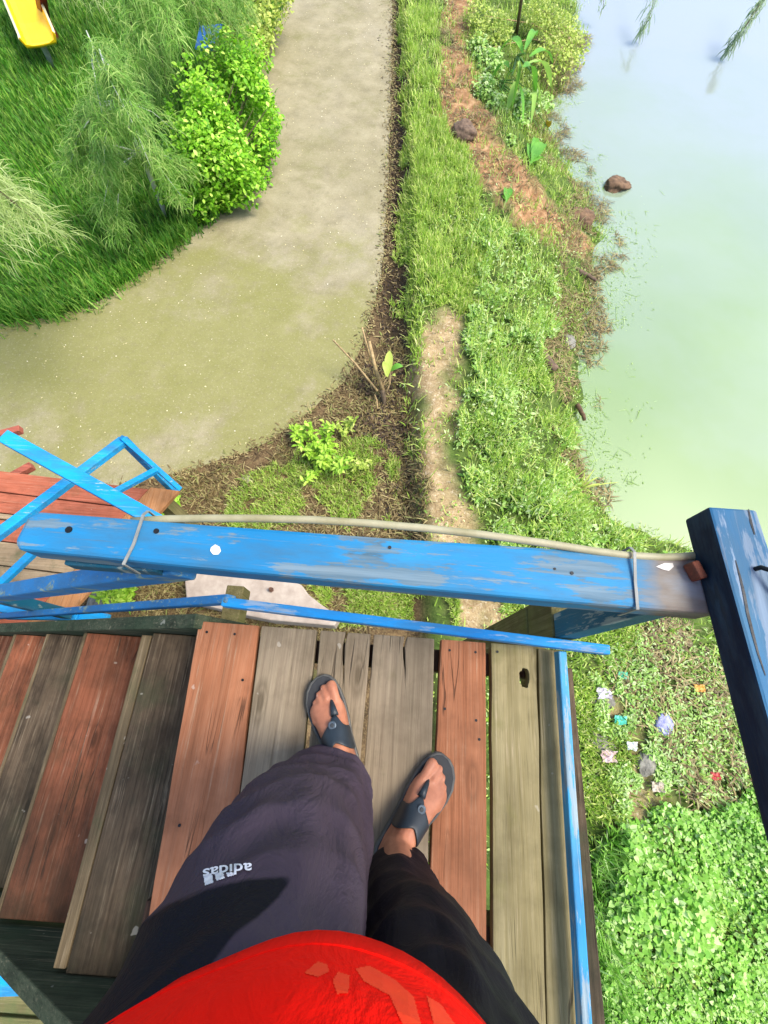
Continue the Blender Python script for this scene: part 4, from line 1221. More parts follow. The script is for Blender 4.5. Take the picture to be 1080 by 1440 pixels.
smd = tmp.modifiers.new('smooth', 'SMOOTH'); smd.iterations = 4; smd.factor = .5
dg = bpy.context.evaluated_depsgraph_get()
bme = bpy.data.meshes.new_from_object(tmp.evaluated_get(dg))
old = tmp.data; bpy.data.objects.remove(tmp); bpy.data.meshes.remove(old)
bme.name = 'body'
bme.transform(Matrix.Translation(-Vector(person.location)))
if not bme.materials: bme.materials.append(M['skin'])
bo = bpy.data.objects.new('body', bme); COL.objects.link(bo); bo.parent = person
for ft in (lf, rf):
    ft.nails(person); ft.sandal(person)
m = MB(); m.ball(hc + Vector((0, -.014, .022)), (.080, .090, .098), 24, 16, noise=.02); hr = m.build('hair', M['hair'], person, smooth=True)
for sx in (-1, 1):
    m = MB(); m.ball(hc + Vector((sx * .028, .0845, .016)), (.008, .004, .005), 10, 8); m.build('eye', M['iron'], person, smooth=True)

# trousers
def leg_rings(keys, seg, sd, dz=.007):
    z0, z1 = keys[0][0], keys[-1][0]
    K = np.array(keys); n_ = int((z1 - z0) / dz) + 1
    a = np.arange(seg) * 2 * math.pi / seg
    ca_, sa = np.cos(a), np.sin(a)
    rings = []
    for i in range(n_):
        z = z0 + (z1 - z0) * i / (n_ - 1)
        cx, cy, rx, ry = [np.interp(z, K[:, 0], K[:, j]) for j in (1, 2, 3, 4)]
        # soft drapes, creases slanting round the leg, bunching above the cuff
        ph = z * 34 + sd + 1.3 * np.sin(a * 2 + sd) + 2.4 * vnoise(ca_ * 1.6 + sd, sa * 1.6 + z * 3)
        amp = .012 + .034 * vnoise(ca_ * 2 + sd, sa * 2 + z * 6) ** 1.5
        fold = 1 + amp * (1 - 2 * np.abs(np.sin(ph)))
        fold += .12 * (vnoise(ca_ * 2.0 + sd * 3 + z * 4, sa * 2.0 + z * 6.5) - .5)
        fold += .05 * (vnoise(ca_ * 5 + sd, sa * 5 + z * 15) - .5)
        zz = z + (.010 * np.sin(2 * a + sd) if i < 2 else 0 * a)
        rings.append([(cx + rx * f * c_, cy + ry * f * s_, q) for f, c_, s_, q in zip(fold, ca_, sa, zz)])
    return rings
tm = MB()
LK = [(2.915, -.070, -.198, .094, .080), (2.95, -.078, -.202, .097, .086), (3.05, -.086, -.208, .101, .091), (3.2, -.098, -.222, .112, .104), (3.32, -.100, -.245, .116, .114), (3.42, -.098, -.265, .113, .116), (3.52, -.094, -.29, .108, .115), (3.66, -.10, -.33, .105, .115)]
RK = [(2.94, .083, -.335, .060, .060), (2.98, .080, -.336, .066, .064), (3.1, .076, -.338, .076, .074), (3.25, .090, -.336, .090, .088), (3.4, .102, -.346, .100, .098), (3.52, .10, -.352, .106, .104), (3.66, .075, -.36, .112, .108)]
SEG = 140
left_rings, right_rings = leg_rings(LK, SEG, .7), leg_rings(RK, SEG, 3.9)
nl = (len(left_rings) - 1) * SEG; nr = (len(right_rings) - 1) * SEG
for rings in (left_rings, right_rings):
    tm.loft(rings, cap=False)
tm.loft([ell(-.035, CY, 3.58, .14, .11, 48), ell(-.035, CY, 3.62, .172, .128, 48), ell(-.04, CY, 3.68, .172, .128, 48), ell(CX, CY, 3.78, .158, .112, 48)], cap=False)
# fold shade painted dark into the cloth on the outer left thigh
def proj(p):
    c = CAM_M.to_3x3().inverted() @ (Vector(p) - Vector((0, 0, CAM_Z)))
    return 540 + F_PX * c.x / -c.z, 720 - F_PX * c.y / -c.z
fold_shade = [(412, 1233), (392, 1262), (362, 1290), (330, 1312), (250, 1420), (60, 1480), (150, 1330), (235, 1272), (300, 1247), (350, 1236)]
for fi in range(nl, nl + nr): tm.mi[fi] = 1  # whole right leg takes the painted-shade cloth
tro = tm.build('trousers', [M['trouser'], M['leg_shade']], person, smooth=True)
pq = np.array([proj(v) for v in tm.v[:len(left_rings) * SEG]]); pv = np.zeros(len(tm.v))
for ja in range(16):
    jr = 3.5 if ja % 2 else 7.0
    pv[:len(pq)] += inpoly(pq[:, 0] + jr * math.cos(ja * .3927), pq[:, 1] + jr * math.sin(ja * .3927), fold_shade) / 16
pa = tro.data.color_attributes.new('fold_shade', 'FLOAT_COLOR', 'POINT')
pa.data.foreach_set('color', np.repeat(pv, 4).astype(np.float32))
tbvh = BVHTree.FromPolygons([Vector(p) for p in tm.v], [list(f) for f in tm.f])

# shirt
sm_ = MB()
SKY = [(3.590, -.010, -.347, .196, .172), (3.61, -.010, -.347, .197, .174), (3.68, -.012, -.338, .192, .178), (3.76, -.018, -.334, .184, .174), (3.88, CX, -.345, .166, .155), (4.0, CX, -.36, .170, .135), (4.1, CX, -.37, .178, .122), (4.18, CX, -.38, .165, .10), (4.225, CX, -.378, .12, .082), (4.25, CX, -.374, .072, .068)]
K = np.array(SKY); rings = []
zs = list(np.arange(3.590, 4.25, .015))
for z in zs:
    cx, cy, rx, ry = [np.interp(z, K[:, 0], K[:, j]) for j in (1, 2, 3, 4)]
    ring = []
    for k in range(80):
        a = 2 * math.pi * k / 80
        f_ = 1 + (.085 * math.cos(a - 2.3) - .035 * max(0, math.cos(a - .95))) * max(0, min(1, (3.95 - z) / .3)) + .020 * math.sin(5 * a + 1.0) * max(0, 1 - (z - 3.59) / .3) + .03 * (vnoise(math.cos(a) * 3, math.sin(a) * 3 + z * 5) - .5)
        ring.append((cx + rx * f_ * math.cos(a), cy + ry * f_ * math.sin(a), z + (.006 * math.sin(3 * a) if z < 3.6 else 0)))
    rings.append(ring)
sm_.loft(rings, cap=False)
for sx in (-1, 1):
    sh = Vector((CX + sx * .13, CY - .033, 4.185)); el = Vector((CX + sx * .235, CY + .03, 3.985)); 
    sm_.tube([sh, sh.lerp(el, .3), sh.lerp(el, .62), sh.lerp(el, .72)], [.062, .062, .060, .061], 24, cap=False)
shirt = sm_.build('shirt', M['red_cloth'], person, smooth=True)
sd_ = shirt.modifiers.new('solid', 'SOLIDIFY'); sd_.thickness = .0025; sd_.offset = -1
sbvh = BVHTree.FromPolygons([Vector(p) for p in sm_.v], [list(f) for f in sm_.f])
# hem stitching
hem = MB()
hp = [(Vector(rings[1][k]) + (Vector(rings[1][k]) - Vector((-.03, -.338, rings[1][k][2]))).normalized() * .0006) for k in range(80)]
hem.tube([p_ + Vector((0, 0, .004)) for p_ in hp] + [hp[0] + Vector((0, 0, .004))], .0011, 6)
hem.build('hem_seam', M['red_cloth'], shirt, smooth=True)


def decal(polys, bvh, name, mat, par, step=1.6, off=.0012):
    m = MB(); cache = {}
    def hit(ix, iy):
        if (ix, iy) not in cache:
            h_ = bvh.ray_cast(Vector((0, 0, CAM_Z)), ray_dir(ix * step, iy * step))
            cache[(ix, iy)] = None if h_[0] is None else h_[0] - ray_dir(ix * step, iy * step) * off
        return cache[(ix, iy)]
    ids = {}
    for poly in polys:
        a = np.array(poly); lo = np.floor(a.min(0) / step).astype(int); hi = np.ceil(a.max(0) / step).astype(int)
        gi_, gj_ = np.meshgrid(np.arange(lo[0], hi[0]), np.arange(lo[1], hi[1]))
        inn = inpoly((gi_ + .5) * step, (gj_ + .5) * step, poly)
        if True:
            for ix, iy in zip(gi_[inn].tolist(), gj_[inn].tolist()):
                q = [(ix, iy), (ix + 1, iy), (ix + 1, iy + 1), (ix, iy + 1)]
                h_ = [hit(*k) for k in q]
                if any(x is None for x in h_): continue
                f = []
                for k, x in zip(q, h_):
                    if k not in ids: ids[k] = len(m.v); m.v.append(tuple(x))
                    f.append(ids[k])
                m.f.append(tuple(f[::-1])); m.mi.append(0)
    return m.build(name, mat, par, smooth=True) if m.f else None
decal([[(428, 1368), (447, 1352), (460, 1356), (463, 1366), (448, 1374)], [(468, 1378), (476, 1366), (492, 1372), (490, 1396), (474, 1398)],
       [(500, 1362), (520, 1358), (556, 1378), (582, 1402), (592, 1440), (566, 1440), (548, 1400), (512, 1380)],
       [(600, 1400), (620, 1412), (640, 1440), (610, 1440)]], sbvh, 'shirt_print', M['print'], shirt)
# emblem on the thigh: upside down for the wearer's own eye; lettering above three slanted bars
cu = bpy.data.curves.new('lettering', 'FONT'); cu.body = 'adidas'; cu.size = 1.0; cu.resolution_u = 3; cu.offset = .018
to = bpy.data.objects.new('lettering_source', cu); COL.objects.link(to)
dg = bpy.context.evaluated_depsgraph_get()
tme = bpy.data.meshes.new_from_object(to.evaluated_get(dg))
bpy.data.objects.remove(to)
bt = bmesh.new(); bt.from_mesh(tme); bmesh.ops.triangulate(bt, faces=bt.faces[:]); bmesh.ops.subdivide_edges(bt, edges=bt.edges[:], cuts=3, use_grid_fill=True); bmesh.ops.triangulate(bt, faces=bt.faces[:]); bt.to_mesh(tme); bt.free()
tv = np.array([v.co[:] for v in tme.vertices]); tf = [tuple(p.vertices) for p in tme.polygons]
tv[:, 0] -= tv[:, 0].min(); W_ = tv[:, 0].max(); tv /= W_
m = MB()
bow = lambda t: 4.0 * (1 - (2 * t - 1) ** 2)
vs = []
for x, y, _ in tv:
    t = x
    px = 354 - 69 * t; py = 1214 + 9 * t - bow(t) * .6 + y * 52 * 1.0
    h_ = tbvh.ray_cast(Vector((0, 0, CAM_Z)), ray_dir(px, py))
    vs.append(tuple(h_[0] - ray_dir(px, py) * .003))
m.add(vs, tf)
lg = m.build('emblem', M['white_print'], tro)
decal([[(286, 1230), (298, 1228), (300, 1241), (288, 1245)], [(302, 1228), (314, 1226.5), (316, 1235), (304, 1238.5)], [(318, 1227), (330, 1227), (331, 1230), (320, 1233)]], tbvh, 'emblem_bars', M['white_print'], tro, 1.0, .0016)
# ================================================================== plants
def ground_pt(px, py, it=4):
    p = P(px, py, 0)
    for _ in range(it): p = P(px, py, float(terrain_z(p.x, p.y)))
    return p


M['bark'] = plain_mat('grey_brown_bark', '#6a5a44', '#4a3d2e', .85, 30, .6)
M['palebark'] = plain_mat('pale_bark', '#c4c8ba', '#a4aa98', .7, 30, .3)
M['twig'] = plain_mat('tan_twig', '#b39a6c', '#8c744c', .75, 40, .4)
M['stem'] = plain_mat('green_stem', '#5d8a34', '#4a7028', .6, 30, .2)


def bush(root, blobs, n_leaf, size, mat, stems, bark, tpl=OVAL, name='foliage', gap=.46, broad=.62):
    L = Leaves()
    tot = sum(r[0] * r[1] for _, r in blobs)
    for c, r in blobs:
        k = int(n_leaf * r[0] * r[1] / tot)
        q = rng.normal(size=(k * 2, 3)); q /= np.linalg.norm(q, axis=1)[:, None]
        rad = rng.random(k * 2) ** .38
        q = q * rad[:, None] * np.array(r)[None] + np.array(c)[None]
        keep = fbm(q[:, 0] + q[:, 2] * .7, q[:, 1] - q[:, 2] * .5, max(r) * .5) > gap - .08 * rng.random(len(q))
        q = q[keep][:k]; q = q[q[:, 2] > .03]
        N = len(q)
        s = U(.7, 1.25, N) * size
        L.put(tpl, q, s * broad * 1.6, s, s, U(0, 6.28, N), U(-.9, .6, N), U(-.5, .5, N))
    f = L.build(name, mat, parent=root)
    if stems:
        m = MB(); base = Vector(root.location)
        for c, r in blobs:
            for j in range(stems):
                e = Vector(c) + Vector((random.uniform(-1, 1) * r[0], random.uniform(-1, 1) * r[1], random.uniform(-.2, .8) * r[2])) * .8
                mid = base.lerp(e, .5) + Vector((random.uniform(-.06, .06), random.uniform(-.06, .06), .08))
                m.tube([base + Vector((random.uniform(-.04, .04), random.uniform(-.04, .04), -.03)), mid, e], [.012, .008, .003], 6)
        m.build('stems', bark, root)
    return f


# broad-leaved shrub beside the path
b0 = P(305, 262, 0)
sh = empty('leafy_shrub', (b0.x, b0.y, 0), 'bright green leafy shrub bulging over the left edge of the concrete path', 'shrub')
bl = []
for px, py, z, r in ((330, 225, .45, .34), (300, 250, .38, .28), (345, 190, .5, .36), (300, 200, .7, .36), (270, 235, .5, .26), (340, 150, .6, .36), (310, 155, .8, .36), (275, 170, .75, .3), (345, 262, .25, .2), (330, 115, .75, .34), (298, 120, .9, .34), (285, 285, .22, .18), (362, 205, .3, .24), (320, 85, .8, .3), (350, 80, .6, .26), (255, 200, .6, .2), (372, 165, .35, .2), (365, 240, .15, .16), (240, 265, .3, .16), (315, 275, .15, .16)):
    c = P(px, py, z); bl.append(((c.x, c.y, c.z), (r * 1.25, r * 1.5, r)))
bush(sh, bl, 15000, .060, M['shrub'], 3, M['bark'], gap=.54)


def feather_tree(name, base, top, whorls, n_need, mat, bark, label, r0=.03, length=.16, group=None, droop=.35, thin=.006):
    root = empty(name, base, label, 'tree', group)
    base, top = Vector(base), Vector(top)
    m = MB(); m.tube([base - Vector((0, 0, .05)), base.lerp(top, .35) + Vector((.01, .01, 0)), base.lerp(top, .7), top], [r0, r0 * .85, r0 * .55, r0 * .15], 10)
    m.build('trunk', bark, root, smooth=True)
    L = Leaves(); lm = MB()
    tot = sum((Vector(e) - Vector(s)).length for s, e in whorls)
    for s, e in whorls:
        s, e = Vector(s), Vector(e)
        ln = (e - s).length
        ctrl = [s.lerp(e, t) + Vector((0, 0, droop * ln * (t - t * t) * 1.6)) + Vector((random.uniform(-.03, .03), random.uniform(-.03, .03), 0)) for t in (0, .33, .66, 1)]
        lm.tube(ctrl, [r0 * .32, r0 * .25, r0 * .15, .002], 6)
        k = int(n_need * ln / tot)
        t = .12 + .88 * rng.random(k) ** .75
        cs = np.array([c[:] for c in ctrl]); ti = np.clip(t * 3, 0, 2.999); i0 = ti.astype(int); fr = (ti - i0)[:, None]
        pos = cs[i0] * (1 - fr) + cs[i0 + 1] * fr + rng.normal(size=(k, 3)) * np.array([.06, .06, .045])
        cl = fbm(pos[:, 0] * 1.0 + pos[:, 2], pos[:, 1], .22) > .40
        pos = pos[cl]; k = len(pos)
        d = (e - s); yaw0 = math.atan2(-d.x, d.y)
        yaw = yaw0 + rng.normal(size=k) * 1.05
        l_ = U(.6, 1.2, k) * length
        L.put(STRAP, pos, U(.7, 1.4, k) * thin, l_, l_ * 1.2, yaw, U(-.9, .35, k), U(-.5, .5, k))
    L.build('crown', mat, parent=root)
    lm.build('limbs', bark, root, smooth=True)
    return root


def whorl(px_list, z, hub):
    out = []
    for px, py, dz in px_list:
        c = P(px, py, z + dz); out.append((tuple(hub), tuple(c)))
    return out


base = P(233, 302, 0)
top = Vector((base.x, base.y, 1.75))
h1 = base + Vector((0, 0, .72)); h2 = base + Vector((0, 0, 1.2)); h3 = base + Vector((0, 0, 1.6))
w = whorl([(140, 300, .25), (118, 260, .35), (105, 220, .4), (165, 330, .1), (255, 275, .3), (262, 240, .35)], .35, h1)
w += whorl([(110, 200, 0), (130, 165, .1), (160, 145, .15), (200, 150, .2), (240, 180, .0), (150, 240, .1), (95, 245, -.2), (215, 235, .0)], .95, h2)
w += whorl([(150, 190, 0), (165, 160, .1), (185, 175, .2), (205, 190, .1)], 1.4, h3)
feather_tree('feathery_sapling', tuple(base), tuple(top), w, 14000, M['feather'], M['palebark'], 'feathery sapling with a pale bare lower trunk at the edge of the lawn', r0=.032)

# nearer feathery tree at the left edge
base = P(-95, 360, 0)
hub = Vector((base.x, base.y, 1.5)); hub2 = Vector((base.x, base.y, 2.1))
w = whorl([(50, 285, 0), (75, 312, -.1), (92, 335, -.2), (35, 335, .0), (20, 365, -.1), (10, 270, .1)], 1.25, hub)
w += whorl([(20, 290, 0), (50, 310, -.1), (0, 330, 0), (-60, 420, 0), (-120, 300, .0), (-20, 250, .1)], 1.9, hub2)
M['feather2'] = leaf_mat('pale_feathery_needles', [(0, '#7f9a4c'), (.5, '#a6bc6c'), (1, '#d0dc9c')], patch=1.5, patch_amt=0.3, dark='#5a7c34', trans=0.4)
feather_tree('feathery_tree', tuple(base), (base.x, base.y, 2.4), w, 6500, M['feather2'], M['bark'], 'pale feathery tree leaning in at the left edge of the photo', r0=.05, length=.2)

# feathery trees further up the lawn
base = P(265, 105, 0)
hub = Vector((base.x, base.y, 1.0)); hub2 = Vector((base.x, base.y, 1.7))
w = whorl([(235, 120, 0), (205, 90, .1), (225, 60, .2), (330, 90, -.1), (345, 60, 0), (360, 30, -.1), (330, 20, .1), (215, 150, -.2)], .8, hub)
w += whorl([(200, 40, 0), (220, 15, .1), (250, -20, .1), (210, 70, 0), (195, 110, -.2), (240, 60, .1), (330, -10, 0), (350, 10, -.1)], 1.5, hub2)
feather_tree('feathery_tree', tuple(base), (base.x, base.y, 2.1), w, 18000, M['feather'], M['bark'], 'feathery tree between the blue swing seat and the leafy shrub', r0=.045, length=.19)
base = P(350, 30, 0)
bsh = empty('hedge_shrub', (base.x, base.y, 0), 'yellowish green shrub beside the far end of the concrete path', 'shrub')
bl = []
for px, py, z, r in ((365, 30, .4, .3), (350, 60, .5, .3), (340, 10, .7, .35), (372, -5, .5, .35), (330, 80, .6, .3), (350, -40, .7, .4)):
    c = P(px, py, z); bl.append(((c.x, c.y, c.z), (r * 1.3, r * 1.5, r)))
bush(bsh, bl, 3600, .07, M['yellowish'], 2, M['bark'])
base = P(120, -60, 0)
hub = Vector((base.x, base.y, .9))
w = whorl([(140, 10, 0), (165, 30, -.2), (120, 0, 0), (100, 15, -.1), (170, -20, 0), (60, -40, 0), (190, -10, .1)], .7, hub)
feather_tree('feathery_tree', tuple(base), (base.x, base.y, 1.3), w, 1600, M['feather2'], M['bark'], 'pale feathery branches hanging in at the top edge beside the yellow slide', r0=.045, length=.26)


# plants on the bank
def strap_plant(name, base, leaves, mat, label, cat='plant', stem=True):
    root = empty(name, tuple(base), label, cat)
    for tip, w_, up in leaves:
        m = MB(); tip = Vector(tip); d = (tip - base); side = Vector((-d.y, d.x, 0)).normalized()
        nn = 9; vs = []
        for i in range(nn):
            t = i / (nn - 1)
            c = base.lerp(tip, t) + Vector((0, 0, up * (t - t * t) * 4 * .5 + up * .15 * t))
            ww = w_ * (math.sin(math.pi * min(1, .08 + t * .92)) ** .7) * (.35 if t < .15 else 1) + .001
            vs += [c - side * ww / 2 + Vector((0, 0, ww * .18)), c, c + side * ww / 2 + Vector((0, 0, ww * .18))]
        fs = []
        for i in range(nn - 1):
            fs += [(3 * i, 3 * i + 1, 3 * i + 4, 3 * i + 3), (3 * i + 1, 3 * i + 2, 3 * i + 5, 3 * i + 4)]
        m.add(vs, fs)
        m.build('leaf', mat, root, smooth=True)
    return root


b = ground_pt(728, 78)
root_bp = empty('broad_leaved_plant', tuple(b), 'tall plant with long drooping green blade leaves on the pond bank', 'plant')
def blade_leaf(root, p0, p1, w_, up, mat):
    m = MB(); d = p1 - p0; side = Vector((-d.y, d.x, 0)).normalized(); nn = 9; vs = []
    tw = random.uniform(-.6, .6)
    for i in range(nn):
        t = i / (nn - 1)
        c = p0.lerp(p1, t) + Vector((0, 0, up * math.sin(math.pi * t * .85)))
        ww = w_ * (math.sin(math.pi * min(1, .05 + t * .95)) ** .75) + .002
        lift = Vector((0, 0, ww * .2)); tv_ = Vector((0, 0, ww * .5 * tw * t))
        vs += [c - side * ww / 2 + lift - tv_, c, c + side * ww / 2 + lift + tv_]
    fs = []
    for i in range(nn - 1): fs += [(3 * i, 3 * i + 1, 3 * i + 4, 3 * i + 3), (3 * i + 1, 3 * i + 2, 3 * i + 5, 3 * i + 4)]
    m.add(vs, fs); return m.build('leaf', mat, root, smooth=True)
for (x0, y0, z0), (x1, y1, z1), w_, up, mt in (((730, 95, .7), (716, 168, .1), .12, .2, 'broad'), ((736, 95, .75), (748, 150, .1), .13, .22, 'broad'), ((742, 90, .7), (772, 135, .0), .10, .2, 'broad2'), ((745, 105, .5), (758, 172, -.1), .10, .15, 'broad2'), ((722, 100, .5), (698, 150, .05), .11, .15, 'broad'),
        ((715, 95, .5), (690, 120, .1), .10, .15, 'broad'), ((728, 90, .8), (724, 130, .5), .13, .1, 'broad2'), ((735, 75, .7), (700, 85, .35), .10, .2, 'broad'), ((745, 80, .6), (775, 98, .2), .10, .15, 'broad'), ((750, 110, .4), (744, 185, -.1), .08, .15, 'broad2'), ((724, 115, .4), (708, 178, -.05), .08, .1, 'broad2'), ((738, 70, .8), (752, 60, .5), .1, .15, 'broad'), ((730, 120, .45), (733, 190, -.1), .08, .12, 'broad'), ((752, 88, .5), (768, 118, .15), .07, .12, 'broad')):
    blade_leaf(root_bp, P(x0, y0, z0), P(x1, y1, z1), w_, up, M[mt])
m = MB()
for px, py, z in ((732, 95, .72), (745, 98, .55), (720, 105, .5), (738, 75, .75)): m.tube([b, P(px, py, z)], [.022, .012], 8)
m.build('stems', M['stem'], root_bp)
wb = empty('bank_bush', tuple(ground_pt(700, 110)), 'mixed green weedy bush around the foot of the long leaved plant', 'bush')
bl = []
for px, py, z, r in ((690, 90, .2, .22), (680, 125, .15, .2), (700, 150, .1, .2), (725, 170, .0, .2), (745, 185, -.1, .18), (760, 150, .0, .22), (672, 70, .2, .2), (735, 145, .1, .2), (770, 190, -.2, .14), (740, 215, -.1, .14), (715, 205, .0, .14)):
    c = P(px, py, z); bl.append(((c.x, c.y, c.z), (r, r * 1.3, r * .8)))
bush(wb, bl, 5200, .06, M['weed'], 1, M['stem'], gap=.44)
m = MB(); pb = ground_pt(728, 42); pb2 = P(738, -40, 1.0); m.tube([pb - Vector((0, 0, .1)), pb.lerp(pb2, .5), pb2], [.028, .026, .022], 10)
tag(m.build('wooden_stake', M['bark'], smooth=True, origin=tuple(pb)), 'thin wooden stake standing behind the broad leaved plant', 'stake')
b = ground_pt(800, 60)
ys_ = empty('waterside_bush', tuple(b), 'yellowish green bush hanging over the water behind the broad leaved plant', 'bush')
bl = []
for px, py, z, r in ((790, 40, .2, .3), (775, 75, .15, .3), (800, 90, .0, .28), (790, 120, -.1, .25), (760, 20, .3, .35), (810, 60, .1, .25), (770, 110, .0, .22), (700, 40, .3, .3), (680, 60, .25, .25), (670, 20, .3, .25)):
    c = P(px, py, z); bl.append(((c.x, c.y, c.z), (r, r * 1.2, r * .7)))
bush(ys_, bl, 4200, .05, M['yellowish'], 1, M['twig'])
for (bx, lst, lab) in (((745, 232), ((752, 198, .10, .20, .0), (765, 205, .16, .15, .1), (742, 205, .12, .15, .05), (762, 225, .13, .12, .1), (748, 240, .12, .1, .0)), 'low plant with wide dark green leaves at the water edge'),
                       ((712, 285), ((712, 268, .12, .12, .15), (705, 280, .1, .1, .1)), 'single small broad leaf plant on the brown slope')):
    b = ground_pt(*bx); lv = [(tuple(P(px, py, z)), w_, up) for px, py, w_, up, z in lst]
    strap_plant('taro_plant', b, lv, M['broad'], lab)
M['yellow_leaf'] = plain_mat('yellow_leaf', '#e6c21a', '#d0b41e', .5, 20, .1)
b = ground_pt(768, 188); strap_plant('yellow_leaf', b + Vector((0, 0, .05)), [(tuple(P(770, 172, .05)), .09, .08)], M['yellow_leaf'], 'fallen yellow leaf at the water edge', 'leaf')
b = ground_pt(812, 690)
lv = [(tuple(P(px, py, z)), w_, .12) for px, py, w_, z in ((845, 682, .014, -.2), (870, 680, .010, -.28), (800, 670, .016, .1), (820, 665, .016, .05), (840, 672, .016, -.1), (830, 695, .014, -.1), (795, 690, .014, .1), (812, 705, .014, .0), (785, 700, .012, .1), (835, 660, .012, -.1))]
strap_plant('reed_tuft', b, lv, M['yellowish'], 'yellowish grass tuft reaching out over the green water', 'grass tuft')

# the pruned stump
b = ground_pt(540, 572)
st = empty('pruned_stump', tuple(b), 'pruned sapling with bare sticks and a few fresh leaves in brown litter', 'sapling')
m = MB(); j0 = P(538, 548, .12); m.tube([b - Vector((0, 0, .05)), b.lerp(j0, .5) + Vector((.004, 0, 0)), j0], [.030, .027, .026], 10); m.build('trunk', M['bark'], st, smooth=True)
def stick(p0, p1, z1, r, mid=None):
    m = MB(); e = P(*p1, z1); s_ = p0 if isinstance(p0, Vector) else P(*p0, .12)
    md = s_.lerp(e, .5) + Vector((random.uniform(-.015, .015), random.uniform(-.015, .015), .01)) if mid is None else P(*mid)
    m.tube([s_, md, e], [r, r * .9, r * .75], 9); return m.build('branch', M['twig'], st, smooth=True)
stick(j0, (519, 480), .52, .022); stick((530, 518), (509, 460), .60, .012, (519, 498, .36)); stick((531, 550), (468, 478), .40, .012); stick(j0, (546, 530), .22, .009); stick((543, 552), (549, 512), .36, .010, (548, 540, .18)); stick((531, 575), (527, 555), .14, .008)
for (p0, p1, w_, mt) in (((545, 528), (548, 493), .085, 'yellowish'), ((548, 522), (567, 515), .07, 'broad'), ((545, 530), (539, 508), .06, 'yellowish'), ((546, 532), (541, 528), .045, 'yellowish'), ((549, 530), (556, 529), .04, 'yellowish')):
    m = MB(); a = P(*p0, .34); e = P(*p1, .40); d = e - a; sd = Vector((-d.y, d.x, 0)).normalized(); vs = []
    for i in range(7):
        t = i / 6; c = a.lerp(e, t) + Vector((0, 0, .03 * math.sin(math.pi * t))); ww = w_ * math.sin(math.pi * min(1, .06 + .94 * t)) ** .8 * .5 + .001
        vs += [c - sd * ww + Vector((0, 0, ww * .3)), c, c + sd * ww + Vector((0, 0, ww * .3))]
    m.add(vs, [q for i in range(6) for q in ((3 * i, 3 * i + 1, 3 * i + 4, 3 * i + 3), (3 * i + 1, 3 * i + 2, 3 * i + 5, 3 * i + 4))])
    m.build('leaf', M[mt], st, smooth=True)


def weed_plant(px, py, h, n, size, spread, label, mat='lime2', nst=7):
    b = ground_pt(px, py)
    root = empty('weed_plant', tuple(b), label, 'weed')
    L = Leaves(); m = MB()
    for k in range(nst):
        a = random.uniform(0, 6.28); rr = spread * random.uniform(.2, 1)
        e = b + Vector((math.cos(a) * rr, math.sin(a) * rr * 1.2, h * random.uniform(.5, 1)))
        m.tube([b, b.lerp(e, .5) + Vector((0, 0, .03)), e], [.005, .004, .002], 5)
        kk = n // nst; t = U(.25, 1, kk)[:, None]
        pos = np.array(b)[None] * (1 - t) + np.array(e)[None] * t + rng.normal(size=(kk, 3)) * .012
        yaw = U(0, 6.28, kk)
        L.put(OVAL, pos, U(.7, 1.2, kk) * size * .7, U(.7, 1.3, kk) * size, size, yaw, U(-.3, .6, kk), U(-.4, .4, kk))
    L.build('foliage', M[mat], parent=root); m.build('stems', M['stem'], root)
M['lime2'] = leaf_mat('fresh_lime_leaves', [(0, '#78a828'), (.5, '#a2cc3a'), (1, '#cce866')], patch=3, patch_amt=0.2, dark='#4f8a2a')
weed_plant(455, 655, .38, 900, .062, .33, 'fresh lime green weed, largest in the dry grass beyond the rail', nst=13)
weed_plant(425, 612, .25, 160, .06, .14, 'small lime weed at the path edge above the larger weed', nst=5)
weed_plant(487, 612, .2, 130, .05, .12, 'small yellowish weed between the large weed and the pruned sapling', 'yellowish', nst=5)
weed_plant(508, 655, .2, 160, .05, .13, 'small yellowish weed right of the large lime weed', 'yellowish', nst=5)
weed_plant(245, 722, .25, 200, .06, .13, 'small lime weed at the corner of the orange landing plank', nst=6)
weed_plant(885, 548, .1, 120, .05, .08, 'tiny lime plant standing in the green water', nst=5)
weed_plant(180, 838, .3, 320, .06, .2, 'leafy weed seen under the blue stair handrail', nst=8)


# ------------------------------------------------------------------ lumps, logs and litter on the bank
def lump(name, px, py, r, mat, label, cat, seed=0, flat=.6, sink=.25, z=None, nz=.28):
    rr = random.Random(seed + int(px))
    b = ground_pt(px, py) if z is None else P(px, py, z)
    bm = bmesh.new(); bmesh.ops.create_icosphere(bm, subdivisions=4, radius=1)
    sx, sy = rr.uniform(.8, 1.3), rr.uniform(.8, 1.2)
    for v in bm.verts:
        c = v.co.copy()
        q = 1 + nz * (fbm(c.x + seed * 3.1, c.y + c.z * 1.7, .9) - .5) * 2 + nz * .6 * (fbm(c.x * 1.0 + 9, c.y - c.z, .25) - .5)
        q += .16 * nz * (fbm(c.x * 2 + seed, c.y * 2 + c.z, .11) - .5) * 3
        v.co = Vector((c.x * sx, c.y * sy, c.z * flat)) * (r * float(q))
    me = bpy.data.meshes.new(name); bm.to_mesh(me); bm.free()
    me.materials.append(mat)
    if name not in ('concrete_chunk', 'brick_piece'):
        me.polygons.foreach_set('use_smooth', [True] * len(me.polygons))
    o = bpy.data.objects.new(name, me); COL.objects.link(o)
    o.location = b + Vector((0, 0, r * flat * (1 - (.42 if name == 'earth_clod' else .38 if name in ('concrete_chunk', 'brick_piece') and z is None else sink) * 2)))
    o.rotation_euler = (0, 0, rr.uniform(0, 6))
    return tag(o, label, cat)
M['clod'] = plain_mat('crumbly_brown_earth', '#7d6248', '#4f3c2b', .95, 14, 1.0)
M['stone'] = plain_mat('grey_stone', '#8f8c80', '#69665c', .9, 16, .6)
